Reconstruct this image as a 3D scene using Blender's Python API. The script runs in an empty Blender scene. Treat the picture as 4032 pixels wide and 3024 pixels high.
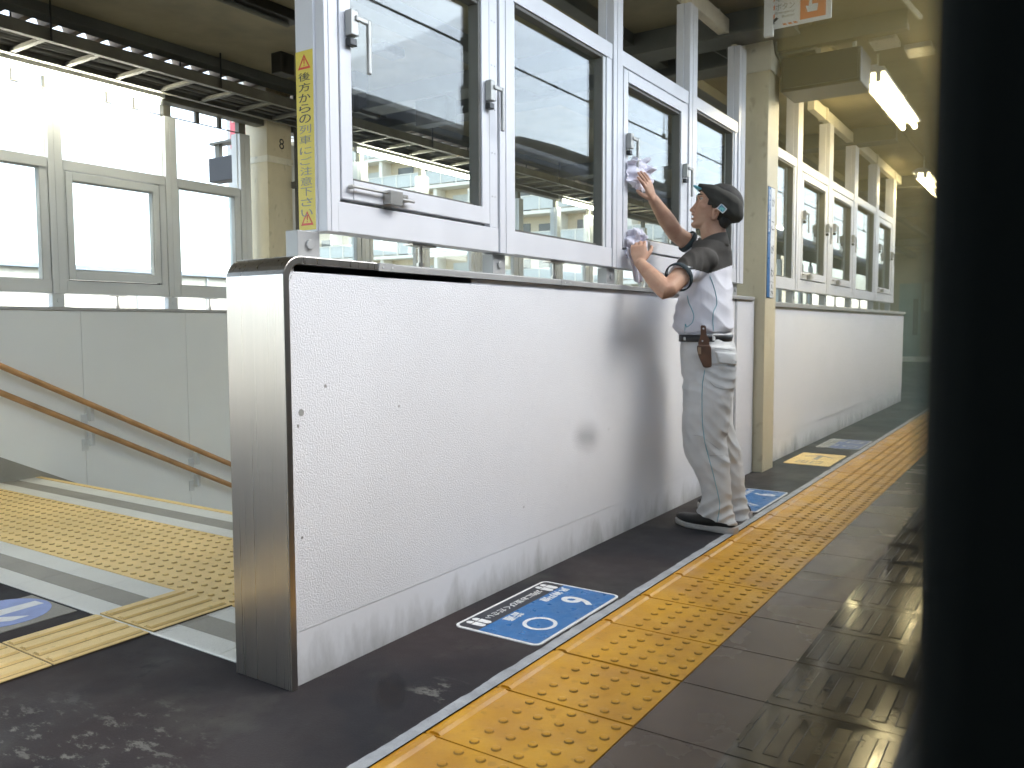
import bpy, math, random
from mathutils import Vector, Matrix, noise
C = bpy.context.scene.collection
SC = bpy.context.scene
R = math.radians

# ---------------------------------------------------------------- camera, light, exposure
cam = bpy.data.objects.new('camera', bpy.data.cameras.new('camera'))
C.objects.link(cam); SC.camera = cam
H = 0.96
yaw, pitch, roll = .5859590, .0691395, -.0036199
fw = Vector((-math.sin(yaw)*math.cos(pitch), math.cos(yaw)*math.cos(pitch), -math.sin(pitch)))
rr = Vector((math.cos(yaw), math.sin(yaw), 0)); uu = rr.cross(fw)
r2 = rr*math.cos(roll)+uu*math.sin(roll); u2 = -rr*math.sin(roll)+uu*math.cos(roll)
cam.matrix_world = Matrix(((r2.x, u2.x, -fw.x, 0), (r2.y, u2.y, -fw.y, 0), (r2.z, u2.z, -fw.z, H), (0, 0, 0, 1)))
cam.data.sensor_width = 36; cam.data.lens = 36*3261.685/4032
cam.data.clip_start = 0.01; cam.data.clip_end = 3000
cam.data.dof.use_dof = True; cam.data.dof.focus_distance = 3.4; cam.data.dof.aperture_fstop = 8.0

SUN_EL, SUN_AZ = R(52), R(62)          # overcast: a wide soft sun from over the train and ahead
w = bpy.data.worlds.new('World'); SC.world = w; w.use_nodes = True
nt = w.node_tree; bg = nt.nodes['Background']
sky = nt.nodes.new('ShaderNodeTexSky'); sky.sky_type = 'NISHITA'; sky.sun_disc = False
sky.sun_elevation = SUN_EL; sky.sun_rotation = SUN_AZ; sky.air_density = 1.0; sky.dust_density = 2.0; sky.ozone_density = 1.0
hs = nt.nodes.new('ShaderNodeHueSaturation'); hs.inputs['Saturation'].default_value = 0.62
nt.links.new(sky.outputs[0], hs.inputs['Color']); nt.links.new(hs.outputs[0], bg.inputs['Color'])
bg.inputs['Strength'].default_value = 0.15
sun = bpy.data.objects.new('sun', bpy.data.lights.new('sun', 'SUN')); C.objects.link(sun)
sun.data.energy = 0.5; sun.data.angle = R(75); sun.data.color = (.84, .92, 1)
sd = Vector((math.sin(SUN_AZ)*math.cos(SUN_EL), math.cos(SUN_AZ)*math.cos(SUN_EL), math.sin(SUN_EL)))
sun.rotation_euler = sd.to_track_quat('Z', 'Y').to_euler()
SC.view_settings.view_transform = 'Standard'; SC.view_settings.look = 'None'
SC.view_settings.exposure = 2.72; SC.view_settings.gamma = 1.0
SC.render.engine = 'CYCLES'
SC.cycles.max_bounces = 10; SC.cycles.diffuse_bounces = 6; SC.cycles.transparent_max_bounces = 24
SC.cycles.sample_clamp_indirect = 6.0
try:
    SC.cycles.use_denoising = True
except Exception: pass

# ---------------------------------------------------------------- materials
MATS = {}
def nodes(name):
    m = bpy.data.materials.new(name); m.use_nodes = True
    return m, m.node_tree, m.node_tree.nodes['Principled BSDF']
def N(nt, t, **k):
    n = nt.nodes.new(t)
    for a, v in k.items():
        if a.startswith('i_'): n.inputs[a[2:].replace('_', ' ')].default_value = v
        else: setattr(n, a, v)
    return n
def mat(name, col, rough=.5, metal=0., var=.06, vs=3., bump=0., bs=80., spec=.5, stretch=None, speck=0., specs=220., coat=0., col2=None, rvar=0., sheen=0., fine=0.):
    """colour with two scales of mottling, optional dark specks, bump"""
    m, nt, b = nodes(name)
    tc = N(nt, 'ShaderNodeTexCoord'); vec = tc.outputs['Object']
    if stretch:
        mp = N(nt, 'ShaderNodeMapping'); mp.inputs['Scale'].default_value = stretch
        nt.links.new(vec, mp.inputs['Vector']); vec = mp.outputs[0]
    n1 = N(nt, 'ShaderNodeTexNoise', i_Scale=vs, i_Detail=6.0, i_Roughness=.6); nt.links.new(vec, n1.inputs['Vector'])
    cr = N(nt, 'ShaderNodeValToRGB'); e = cr.color_ramp.elements
    c2 = col2 or [c*(1-2.2*var) for c in col]
    e[0].position = .36; e[1].position = .64
    e[0].color = (*c2, 1); e[1].color = (*[min(1, c*(1+var)) for c in col], 1)
    nt.links.new(n1.outputs['Fac'], cr.inputs[0]); out = cr.outputs[0]
    if fine:
        nf = N(nt, 'ShaderNodeTexNoise', i_Scale=specs*1.3, i_Detail=2.0); nt.links.new(vec, nf.inputs['Vector'])
        mx = N(nt, 'ShaderNodeMix', data_type='RGBA', blend_type='OVERLAY'); mx.inputs[0].default_value = fine
        nt.links.new(out, mx.inputs[6]); nt.links.new(nf.outputs['Fac'], mx.inputs[7]); out = mx.outputs[2]
    if speck:
        vo = N(nt, 'ShaderNodeTexNoise', i_Scale=specs, i_Detail=1.0); nt.links.new(vec, vo.inputs['Vector'])
        r = N(nt, 'ShaderNodeMapRange'); r.inputs['From Min'].default_value = .66; r.inputs['From Max'].default_value = .74
        r.inputs['To Max'].default_value = speck
        nt.links.new(vo.outputs['Fac'], r.inputs['Value'])
        mx = N(nt, 'ShaderNodeMix', data_type='RGBA'); mx.inputs[7].default_value = (*[c*.35 for c in col], 1)
        nt.links.new(r.outputs[0], mx.inputs[0]); nt.links.new(out, mx.inputs[6]); out = mx.outputs[2]
    nt.links.new(out, b.inputs['Base Color'])
    b.inputs['Roughness'].default_value = rough; b.inputs['Metallic'].default_value = metal
    b.inputs['Specular IOR Level'].default_value = spec
    if coat: b.inputs['Coat Weight'].default_value = coat; b.inputs['Coat Roughness'].default_value = .08
    if rvar:
        n3 = N(nt, 'ShaderNodeTexNoise', i_Scale=vs*1.7, i_Detail=5.0); nt.links.new(vec, n3.inputs['Vector'])
        r = N(nt, 'ShaderNodeMapRange'); r.inputs['From Min'].default_value = .35; r.inputs['From Max'].default_value = .65
        r.inputs['To Min'].default_value = max(.03, rough-rvar); r.inputs['To Max'].default_value = rough+rvar
        nt.links.new(n3.outputs['Fac'], r.inputs['Value']); nt.links.new(r.outputs[0], b.inputs['Roughness'])
    if bump:
        n2 = N(nt, 'ShaderNodeTexNoise', i_Scale=bs, i_Detail=3.0); nt.links.new(vec, n2.inputs['Vector'])
        bp = N(nt, 'ShaderNodeBump', i_Distance=bump); bp.inputs['Strength'].default_value = .9
        nt.links.new(n2.outputs['Fac'], bp.inputs['Height']); nt.links.new(bp.outputs[0], b.inputs['Normal'])
    MATS[name] = m
    return m
def emis(name, col, s):
    m, nt, b = nodes(name)
    b.inputs['Emission Color'].default_value = (*col, 1); b.inputs['Emission Strength'].default_value = s
    b.inputs['Base Color'].default_value = (.8, .8, .8, 1)
    return m
def glass(name, tint=(.93, .96, .95), gl=.85, rough=0.0, dirt=0.012):
    m = bpy.data.materials.new(name); m.use_nodes = True; nt = m.node_tree
    nt.nodes.clear(); out = N(nt, 'ShaderNodeOutputMaterial')
    geo = N(nt, 'ShaderNodeNewGeometry')
    mr = N(nt, 'ShaderNodeMapRange'); mr.inputs['To Min'].default_value = 1.52; mr.inputs['To Max'].default_value = 1/1.52
    nt.links.new(geo.outputs['Backfacing'], mr.inputs['Value'])
    fr = N(nt, 'ShaderNodeFresnel'); nt.links.new(mr.outputs[0], fr.inputs['IOR'])
    mu = N(nt, 'ShaderNodeMath', operation='MULTIPLY'); mu.use_clamp = True; mu.inputs[1].default_value = gl
    nt.links.new(fr.outputs[0], mu.inputs[0])
    tr = N(nt, 'ShaderNodeBsdfTransparent'); tr.inputs[0].default_value = (*tint, 1)
    g = N(nt, 'ShaderNodeBsdfGlossy'); g.inputs['Roughness'].default_value = rough; g.inputs[0].default_value = (.95, .98, 1, 1)
    mx = N(nt, 'ShaderNodeMixShader'); nt.links.new(mu.outputs[0], mx.inputs[0])
    nt.links.new(tr.outputs[0], mx.inputs[1]); nt.links.new(g.outputs[0], mx.inputs[2])
    df = N(nt, 'ShaderNodeBsdfDiffuse'); df.inputs[0].default_value = (.7, .7, .68, 1)
    tc = N(nt, 'ShaderNodeTexCoord'); no = N(nt, 'ShaderNodeTexNoise', i_Scale=5.0, i_Detail=5.0)
    mp = N(nt, 'ShaderNodeMapping'); mp.inputs['Scale'].default_value = (1, 4, .7); nt.links.new(tc.outputs['Object'], mp.inputs[0])
    nt.links.new(mp.outputs[0], no.inputs['Vector'])
    r = N(nt, 'ShaderNodeMapRange'); r.inputs['From Min'].default_value = .4; r.inputs['From Max'].default_value = .8; r.inputs['To Max'].default_value = dirt
    nt.links.new(no.outputs['Fac'], r.inputs['Value'])
    m2 = N(nt, 'ShaderNodeMixShader'); nt.links.new(r.outputs[0], m2.inputs[0]); nt.links.new(mx.outputs[0], m2.inputs[1]); nt.links.new(df.outputs[0], m2.inputs[2])
    nt.links.new(m2.outputs[0], out.inputs[0]); MATS[name] = m
    return m
M = {}
M['stucco'] = mat('stucco', (.76, .765, .785), .75, var=.022, vs=1.1, bump=.0024, bs=230, speck=.22, specs=120, fine=.12)
M['plaster'] = mat('plaster', (.75, .755, .775), .6, var=.02, vs=2., bump=.0006, bs=60, speck=.2, specs=40)
M['alu'] = mat('aluminium_paint', (.72, .725, .75), .34, var=.02, vs=3., stretch=(3, 3, .4), spec=.5)
M['alu_grey'] = mat('aluminium_grey', (.66, .68, .67), .38, var=.03, vs=3.)
M['steel'] = mat('brushed_steel', (.56, .525, .48), .29, 1.0, var=.014, vs=3., stretch=(30, 30, .15), rvar=.018)
M['steel_cap'] = mat('steel_cap', (.40, .40, .39), .45, .15, var=.05, vs=4., stretch=(2, .6, 2), rvar=.06)
M['dark'] = mat('dark_gap_shade', (.03, .03, .03), .6)
M['gasket'] = mat('grey_gasket', (.12, .115, .10), .6)
M['glass'] = glass('window_glass')
M['tglass'] = glass('train_glass', (.98, .99, .98), 1.0, dirt=.0)
M['cream'] = mat('cream_paint', (.68, .60, .41), .5, var=.05, vs=4., speck=.3, specs=30, stretch=(1, 1, .5))
M['cream_l'] = mat('cream_light', (.76, .72, .58), .5, var=.05, vs=5., speck=.4, specs=25)
M['brown'] = mat('canopy_underside', (.27, .23, .14), .7, var=.15, vs=1.5)
M['deck'] = mat('roof_deck', (.50, .40, .32), .65, var=.15, vs=2.)
M['girder'] = mat('grey_girder', (.11, .11, .09), .6, var=.12, vs=2.)
M['tray'] = mat('galvanised_tray', (.15, .145, .115), .55, .1, var=.12, vs=5.)
M['black'] = mat('black_plastic', (.018, .018, .018), .35)
M['display'] = mat('display_box', (.016, .014, .010), .4, var=.1, vs=2)
M['blue'] = mat('blue_vinyl', (.012, .14, .38), .35, var=.05, vs=14., speck=.1, specs=60, rvar=.1)
M['ink'] = mat('black_vinyl', (.02, .022, .03), .4)
M['white'] = mat('white_vinyl', (.80, .80, .78), .4, var=.04, vs=30.)
M['oldwhite'] = mat('worn_white_vinyl', (.42, .43, .42), .5, var=.2, vs=40.)
M['yellow'] = mat('yellow_vinyl', (.78, .62, .08), .4, var=.04, vs=10)
M['red'] = mat('red_vinyl', (.70, .07, .03), .4)
M['greyink'] = mat('faded_ink', (.27, .27, .22), .5)
M['paleyel'] = mat('pale_yellow_vinyl', (.80, .58, .22), .5, var=.06, vs=12)
M['paleblue'] = mat('pale_blue_vinyl', (.26, .34, .66), .45, var=.08, vs=9)
M['tact'] = mat('yellow_tactile_block', (.64, .325, .012), .40, var=.12, vs=5., bump=.0006, bs=120, speck=.3, specs=35, rvar=.12, col2=(.53, .245, .012))
M['tact2'] = mat('pale_tactile_block', (.90, .65, .26), .55, var=.05, vs=3., bump=.0003, bs=120, speck=.25, specs=45)
M['joint'] = mat('dark_joint', (.05, .035, .02), .8)
M['grout'] = mat('grey_grout', (.40, .41, .42), .7, var=.12, vs=12, bump=.001, bs=60, speck=.3, specs=80)
M['brick'] = mat('brown_paver', (.12, .086, .060), .25, var=.10, vs=2.2, bump=.0005, bs=200, rvar=.06, fine=.1)
M['wet'] = mat('wet_brown_paver', (.07, .053, .032), .12, var=.16, vs=5., bump=.00025, bs=22, rvar=.05)
M['ltile'] = mat('pale_floor_tile', (.74, .73, .67), .6, var=.04, vs=3., speck=.3, specs=160, fine=.2)
M['gtile'] = mat('speckled_grey_tile', (.33, .31, .26), .65, var=.05, vs=3., speck=.5, specs=240, fine=.35)
M['wood'] = mat('wooden_rail', (.50, .27, .11), .4, var=.12, vs=8., stretch=(6, .5, 1), coat=.2)
M['panel'] = mat('white_panel', (.86, .88, .86), .42, var=.02, vs=1.)
M['conc'] = mat('concrete', (.32, .32, .30), .8, var=.1, vs=2.)
M['apt'] = mat('apartment_wall', (.70, .60, .44), .8, var=.03, vs=.2)
M['aptw'] = mat('apartment_slab', (.80, .76, .66), .7, var=.02, vs=.3)
M['aptg'] = mat('balcony_panel', (.55, .56, .52), .4, var=.03, vs=.3)
M['aptd'] = mat('dark_window', (.14, .14, .13), .2)
M['train'] = mat('train_steel', (.05, .055, .06), .4, .3, var=.05, vs=1.)
M['roof'] = mat('train_roof', (.07, .075, .085), .5, var=.1, vs=1.)
M['lining'] = mat('train_lining', (.006, .008, .008), .8, spec=.1)
M['ballast'] = mat('ballast', (.16, .14, .12), .9, var=.2, vs=20, bump=.02, bs=15)
M['ground'] = mat('ground', (.25, .25, .22), .9, var=.15, vs=.05)
M['signw'] = mat('sign_white', (.72, .72, .68), .4, var=.02)
M['orange'] = mat('sign_orange', (.70, .20, .06), .5)
M['lampb'] = mat('lamp_body', (.62, .63, .62), .4)
M['tubeR'] = emis('tube_warm', (1, .80, .42), 10.0)
M['tubeL'] = emis('tube_white', (1, .94, .78), 13.0)
M['wire'] = mat('wire', (.05, .05, .05), .5, .5)

def asphalt():
    m, nt, b = nodes('platform_asphalt')
    geo = N(nt, 'ShaderNodeTexCoord'); v = geo.outputs['Object']
    def noi(s, d=6., r=.6, st=None):
        n = N(nt, 'ShaderNodeTexNoise', i_Scale=s, i_Detail=d, i_Roughness=r)
        if st:
            mp = N(nt, 'ShaderNodeMapping'); mp.inputs['Scale'].default_value = st; nt.links.new(v, mp.inputs[0]); nt.links.new(mp.outputs[0], n.inputs['Vector'])
        else: nt.links.new(v, n.inputs['Vector'])
        return n.outputs['Fac']
    def mixc(f, a, c, bl='MIX'):
        x = N(nt, 'ShaderNodeMix', data_type='RGBA', blend_type=bl)
        if isinstance(f, float): x.inputs[0].default_value = f
        else: nt.links.new(f, x.inputs[0])
        for i, q in ((6, a), (7, c)):
            if isinstance(q, tuple): x.inputs[i].default_value = (*q, 1)
            else: nt.links.new(q, x.inputs[i])
        return x.outputs[2]
    def rng(f, a, b_, c=0., d=1.):
        r = N(nt, 'ShaderNodeMapRange'); r.inputs['From Min'].default_value = a; r.inputs['From Max'].default_value = b_
        r.inputs['To Min'].default_value = c; r.inputs['To Max'].default_value = d; nt.links.new(f, r.inputs['Value']); return r.outputs[0]
    base = mixc(rng(noi(1.3), .42, .6), (.027, .026, .029), (.042, .033, .033))
    base = mixc(rng(noi(.9, 3.), .5, .53, 0., .5), base, (.045, .038, .037))
    base = mixc(rng(noi(3.1, 8), .55, .72, 0., .7), base, (.075, .072, .062))
    base = mixc(.16, base, noi(260, 2.), 'OVERLAY')
    base = mixc(rng(noi(7.5, 7, .7, (1, .6, 1)), .62, .68, 0., .8), base, (.014, .014, .015))
    sc = N(nt, 'ShaderNodeMath', operation='MULTIPLY'); nt.links.new(rng(noi(13, 12, .78, (.7, 1.3, 1)), .535, .58), sc.inputs[0]); gp = N(nt, 'ShaderNodeNewGeometry'); last = None
    for (px_, py_, rad) in ((-1.80, .98, .30), (-2.05, .86, .30), (-1.34, 1.66, .10)):
        dd = N(nt, 'ShaderNodeVectorMath', operation='DISTANCE'); dd.inputs[1].default_value = (px_, py_, 0); nt.links.new(gp.outputs['Position'], dd.inputs[0])
        q = rng(dd.outputs['Value'], rad, rad*.3)
        if last is not None:
            mxx = N(nt, 'ShaderNodeMath', operation='MAXIMUM'); nt.links.new(last, mxx.inputs[0]); nt.links.new(q, mxx.inputs[1]); q = mxx.outputs[0]
        last = q
    nt.links.new(last, sc.inputs[1])
    base = mixc(sc.outputs[0], base, (.15, .145, .13))
    nt.links.new(base, b.inputs['Base Color'])
    nt.links.new(rng(noi(2.3), .4, .62, .55, .8), b.inputs['Roughness']); b.inputs['Specular IOR Level'].default_value = .14
    bp = N(nt, 'ShaderNodeBump', i_Distance=.0012); nt.links.new(noi(180, 4.), bp.inputs['Height']); nt.links.new(bp.outputs[0], b.inputs['Normal'])
    return m
M['asphalt'] = asphalt()
def skirt():
    """smooth painted base of the wall with grime streaks of its own"""
    m, nt, b = nodes('wall_skirting')
    tc = N(nt, 'ShaderNodeTexCoord'); sx = N(nt, 'ShaderNodeSeparateXYZ'); nt.links.new(tc.outputs['Object'], sx.inputs[0])
    mp = N(nt, 'ShaderNodeMapping'); mp.inputs['Scale'].default_value = (1, 2.0, .7); nt.links.new(tc.outputs['Object'], mp.inputs[0])
    n = N(nt, 'ShaderNodeTexNoise', i_Scale=3.2, i_Detail=7.0, i_Roughness=.7); nt.links.new(mp.outputs[0], n.inputs['Vector'])
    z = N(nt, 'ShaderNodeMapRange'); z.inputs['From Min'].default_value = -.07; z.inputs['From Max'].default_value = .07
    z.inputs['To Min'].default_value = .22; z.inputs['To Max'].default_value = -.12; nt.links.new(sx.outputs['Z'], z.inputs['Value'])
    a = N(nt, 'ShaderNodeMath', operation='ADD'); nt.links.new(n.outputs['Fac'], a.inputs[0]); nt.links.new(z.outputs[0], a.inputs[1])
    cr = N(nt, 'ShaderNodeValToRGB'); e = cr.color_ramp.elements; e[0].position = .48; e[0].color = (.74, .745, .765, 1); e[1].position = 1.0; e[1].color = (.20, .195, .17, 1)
    nt.links.new(a.outputs[0], cr.inputs[0]); nt.links.new(cr.outputs[0], b.inputs['Base Color']); b.inputs['Roughness'].default_value = .6
    return m
M['skirt'] = skirt()

# ---------------------------------------------------------------- mesh helpers
class MB:
    def __init__(s): s.v = []; s.f = []; s.mi = []; s.m = 0
    def add(s, vs, fs):
        b = len(s.v); s.v += [tuple(v) for v in vs]
        for f in fs: s.f.append(tuple(b+i for i in f)); s.mi.append(s.m)
        return s
    def box(s, x0, x1, y0, y1, z0, z1):
        return s.add([(x, y, z) for x in (x0, x1) for y in (y0, y1) for z in (z0, z1)],
                     [(0, 1, 3, 2), (4, 6, 7, 5), (0, 4, 5, 1), (2, 3, 7, 6), (0, 2, 6, 4), (1, 5, 7, 3)])
    def prism(s, poly, ax, a, b):
        """poly: 2-D points on the plane across axis ax ('x': (y,z), 'y': (x,z), 'z': (x,y)) pushed from a to b"""
        def P(p, t): return {'x': (t, p[0], p[1]), 'y': (p[0], t, p[1]), 'z': (p[0], p[1], t)}[ax]
        n = len(poly)
        return s.add([P(p, a) for p in poly]+[P(p, b) for p in poly],
                     [tuple(range(n)), tuple(range(2*n-1, n-1, -1))]+[(i, i+n, (i+1) % n+n, (i+1) % n) for i in range(n)])
    def tube(s, path, r, n=12, cap=True):
        path = [Vector(p) for p in path]; rs = r if isinstance(r, (list, tuple)) else [r]*len(path)
        rings = []
        for i, p in enumerate(path):
            t = (path[min(i+1, len(path)-1)]-path[max(i-1, 0)]).normalized()
            a = t.orthogonal().normalized() if i == 0 else (rings[-1][1]-t*rings[-1][1].dot(t)).normalized()
            rings.append((p, a, t.cross(a), rs[i]))
        vs = []
        for p, a, c, q in rings:
            for k in range(n):
                an = 2*math.pi*k/n; vs.append(p+a*(q*math.cos(an))+c*(q*math.sin(an)))
        fs = [(i*n+k, i*n+(k+1) % n, (i+1)*n+(k+1) % n, (i+1)*n+k) for i in range(len(path)-1) for k in range(n)]
        if cap: fs += [tuple(range(n-1, -1, -1)), tuple((len(path)-1)*n+k for k in range(n))]
        return s.add(vs, fs)
    def disc(s, c, r, h, n=14, top=None, seg=None, ring=None):
        top = r*.55 if top is None else top
        vs = [(c[0]+r*math.cos(2*math.pi*k/n), c[1]+r*math.sin(2*math.pi*k/n), c[2]) for k in range(n)]
        vs += [(c[0]+(r+top)*.56*math.cos(2*math.pi*k/n), c[1]+(r+top)*.56*math.sin(2*math.pi*k/n), c[2]+h*.75) for k in range(n)]
        vs += [(c[0]+top*math.cos(2*math.pi*k/n), c[1]+top*math.sin(2*math.pi*k/n), c[2]+h) for k in range(n)]
        fs = [(j*n+k, j*n+(k+1) % n, (j+1)*n+(k+1) % n, (j+1)*n+k) for j in range(2) for k in range(n)]
        m0 = s.m
        if ring is not None: s.m = ring
        b = len(s.v); s.add(vs, fs[:n]); s.m = m0
        for f in fs[n:]+[tuple(2*n+k for k in range(n))]: s.f.append(tuple(b+i for i in f)); s.mi.append(s.m)
        return s
    def grid(s, P, closed_u=False, closed_v=False):
        """P[i][j] points"""
        nu, nv = len(P), len(P[0]); vs = [p for row in P for p in row]; fs = []
        for i in range(nu if closed_u else nu-1):
            for j in range(nv if closed_v else nv-1):
                a, b = i, (i+1) % nu; c, d = j, (j+1) % nv
                fs.append((a*nv+c, a*nv+d, b*nv+d, b*nv+c))
        return s.add(vs, fs)
    def build(s, name, mats, parent=None, bevel=0., smooth=False, seg=2, kind=None, origin=None):
        me = bpy.data.meshes.new(name)
        if not isinstance(mats, (list, tuple)): mats = [mats]
        if origin is None:
            lo = [min(v[i] for v in s.v) for i in range(3)]; hi = [max(v[i] for v in s.v) for i in range(3)]
            origin = Vector([(lo[i]+hi[i])/2 for i in range(3)])
        origin = Vector(origin)
        me.from_pydata([Vector(v)-origin for v in s.v], [], s.f)
        for m in mats: me.materials.append(m)
        me.polygons.foreach_set('material_index', s.mi)
        if smooth: me.polygons.foreach_set('use_smooth', [True]*len(me.polygons))
        me.update()
        import bmesh
        bm = bmesh.new(); bm.from_mesh(me); bmesh.ops.recalc_face_normals(bm, faces=bm.faces); bm.to_mesh(me); bm.free()
        o = bpy.data.objects.new(name, me); C.objects.link(o)
        put(o, origin, parent)
        if bevel:
            md = o.modifiers.new('bevel', 'BEVEL'); md.width = bevel; md.segments = seg; md.limit_method = 'ANGLE'; md.angle_limit = R(40)
            md.harden_normals = False
        if kind: o['kind'] = kind
        return o
def wloc(o):
    l = Vector(o.location)
    while o.parent: o = o.parent; l += Vector(o.location)
    return l
def put(o, origin, parent):
    if parent is not None:
        o.parent = parent; o.location = Vector(origin)-wloc(parent)
    else: o.location = origin
def thing(name, label, cat, loc=(0, 0, 0), group=None):
    o = bpy.data.objects.new(name, None); C.objects.link(o); o.location = loc; o.empty_display_size = .1
    return tag(o, label, cat, group)
def tag(o, label, cat, group=None):
    o['label'] = label; o['category'] = cat
    if group: o['group'] = group
    return o
def bx(*a): return MB().box(*a)
def dup(root, loc, label=None):
    r = root.copy(); C.objects.link(r); r.location = loc
    if label: r['label'] = label
    def kids(a, b):
        for ch in list(a.children):
            c = ch.copy(); C.objects.link(c); c.parent = b; kids(ch, c)
    kids(root, r); return r
def text(name, body, o, ex, ey, wid, hei, m, parent, ext=.0006, spacing=1., bold=0.):
    """lettering laid on a plane: o = lower left corner, ex = reading direction, ey = up"""
    cu = bpy.data.curves.new(name, 'FONT'); cu.body = body; cu.extrude = .004; cu.space_line = spacing; cu.offset = bold
    cu.resolution_u = 3
    t = bpy.data.objects.new(name, cu); C.objects.link(t)
    dg = bpy.context.evaluated_depsgraph_get(); me = bpy.data.meshes.new_from_object(t.evaluated_get(dg))
    C.objects.unlink(t); bpy.data.objects.remove(t)
    vs = [v.co.copy() for v in me.vertices]
    x0, x1 = min(v.x for v in vs), max(v.x for v in vs); y0, y1 = min(v.y for v in vs), max(v.y for v in vs)
    ex, ey = Vector(ex).normalized(), Vector(ey).normalized(); ez = ex.cross(ey); o = Vector(o)
    if wid is None: wid = hei*(x1-x0)/(y1-y0)
    pts = [o+ex*((v.x-x0)/(x1-x0)*wid)+ey*((v.y-y0)/(y1-y0)*hei)+ez*(ext if v.z > 0 else -ext*.5) for v in vs]
    c = sum(pts, Vector())/len(pts)
    for v, p in zip(me.vertices, pts): v.co = p-c
    me.materials.clear(); me.materials.append(m)
    ob = bpy.data.objects.new(name, me); C.objects.link(ob); put(ob, c, parent); return ob

M['zinc'] = mat('zinc_handle', (.40, .40, .38), .4, .5)
M['shade_y'] = mat('shaded_dome_rim', (.40, .22, .04), .6, var=.2, vs=30.)  # shaded sides of the domes painted as a darker rim, with some grime
M['shade_p'] = mat('shaded_pale_dome', (.50, .33, .11), .6, var=.15, vs=20.)  # dome and ridge shade painted into the colour for the pale blocks

M['pad'] = mat('wet_grip_pad', (.070, .053, .032), .15, var=.14, vs=6.)
M['red_heel'] = mat('red_heel', (.28, .07, .05), .4)
def veil():
    """unseen strip added to tint the pane by its reflection: green-grey at the sill end, mustard at the top end"""
    m, nt, b = nodes('veil_strip_tint'); tc = N(nt, 'ShaderNodeTexCoord'); sx = N(nt, 'ShaderNodeSeparateXYZ'); nt.links.new(tc.outputs['Object'], sx.inputs[0])
    mr = N(nt, 'ShaderNodeMapRange'); mr.inputs['From Min'].default_value = -.32; mr.inputs['From Max'].default_value = .32; nt.links.new(sx.outputs['Z'], mr.inputs['Value'])
    cr = N(nt, 'ShaderNodeValToRGB'); cr.color_ramp.interpolation = 'EASE'; e = cr.color_ramp.elements
    e[0].position = .0; e[0].color = (.02, .03, .02, 1); e[1].position = .30; e[1].color = (.26, .185, .04, 1)
    x = e.new(.10); x.color = (.05, .09, .065, 1); x = e.new(.17); x.color = (.11, .13, .07, 1)
    nt.links.new(mr.outputs[0], cr.inputs[0]); nt.links.new(cr.outputs[0], b.inputs['Base Color']); b.inputs['Roughness'].default_value = .6
    return m
M['veil'] = veil()

# ================================================================ THE SETTING
XW = -1.674      # platform face of the parapet walls
XS = -1.70       # front face of the glazed screens
XF = -5.50       # inner face of the parapet beyond the stairs
ST0, ST1 = 2.73, 9.2     # head and end of the stair opening
bx(-600, 600, -600, 900, -7.4, -7.2).build('ground', M['ground'], kind='structure')
bx(-.12, 5.5, -14, 70, -1.45, -1.1).build('track_bed', M['ballast'], kind='structure')
# platform slab: dark paving round the stair opening
f = MB()
f.box(-8.4, -1.262, -6, 1.49, -.3, 0); f.box(-8.4, -5.66, 1.49, 60, -.3, 0); f.box(-1.89, -1.262, 1.49, 60, -.3, 0)
f.box(-5.66, -1.89, ST1, 60, -.3, 0)
f.build('platform_floor', M['asphalt'], kind='structure')
f = MB(); f.box(-8.4, -.125, -6, 2.70, -1.1, -.31); f.box(-8.4, -5.67, 2.71, 60, -1.1, -.31); f.box(-1.889, -.125, 2.71, 60, -1.1, -.31); f.box(-5.66, -1.89, ST1, 60, -1.1, -.31); f.build('platform_base', M['conc'], kind='structure')
# grey grout strip beside the tactile blocks, slightly ragged
f = MB(); random.seed(4); n = 700; P = []
for i in range(n+1):
    y = -1+i*.02
    P.append([(-1.262-.006*noise.noise(Vector((y*9, 0, 0)))-.003*random.random(), y, .004), (-1.228, y, .004)])
f.grid(P); f.build('grout_strip', M['grout'], kind='structure')
# yellow platform-edge tactile paving: 400 x 300 blocks, five rows of domes and an inner bar
f = MB(); f.box(-1.231, -.826, -1.0, 34, -.05, -.006)
def block(y0, y1, detail):
    f.m = 1; dz = random.uniform(-.0008, .0008)
    w0 = .009 if any(abs(y0-q) < .02 for q in (2.07, 3.87, 5.37, 7.17)) else .003
    f.box(-1.228, -.829, y0+w0, y1-.003, -.02, dz)
    f.prism([(-1.222, dz), (-1.213, dz+.006), (-1.194, dz+.006), (-1.185, dz)], 'y', y0+.008, y1-.008)
    if detail:
        for i in range(5):
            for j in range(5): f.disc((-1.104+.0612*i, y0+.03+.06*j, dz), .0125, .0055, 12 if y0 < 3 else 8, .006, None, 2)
random.seed(7); y = 1.77-.3*9
while y < 33:
    block(y, y+.3, y < 16); y += .3 if not (3.9 < y < 4.0) else .3
f.build('yellow_tactile_paving', [M['joint'], M['tact'], M['shade_y']], kind='structure')
# brown edge pavers, grooved and wet towards the edge
f = MB(); f.box(-.826, -.125, -1, 34, -.05, -.006); y = 1.765-.3045*9
while y < 33:
    f.m = 1; f.box(-.824, -.60, y+.0025, y+.302, -.02, 0)
    f.m = 2; f.box(-.60, -.13, y+.0025, y+.302, -.02, -.0004)
    if y < 12:
        for k in range(8):
            x = -.569+k*.057
            f.m = 3; f.prism([(x-.019, -.0005), (x-.015, .0012), (x+.015, .0012), (x+.019, -.0005)], 'y', y+.045, y+.262)
    y += .3045
f.build('brown_edge_paving', [M['joint'], M['brick'], M['wet'], M['pad']], kind='structure')
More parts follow.
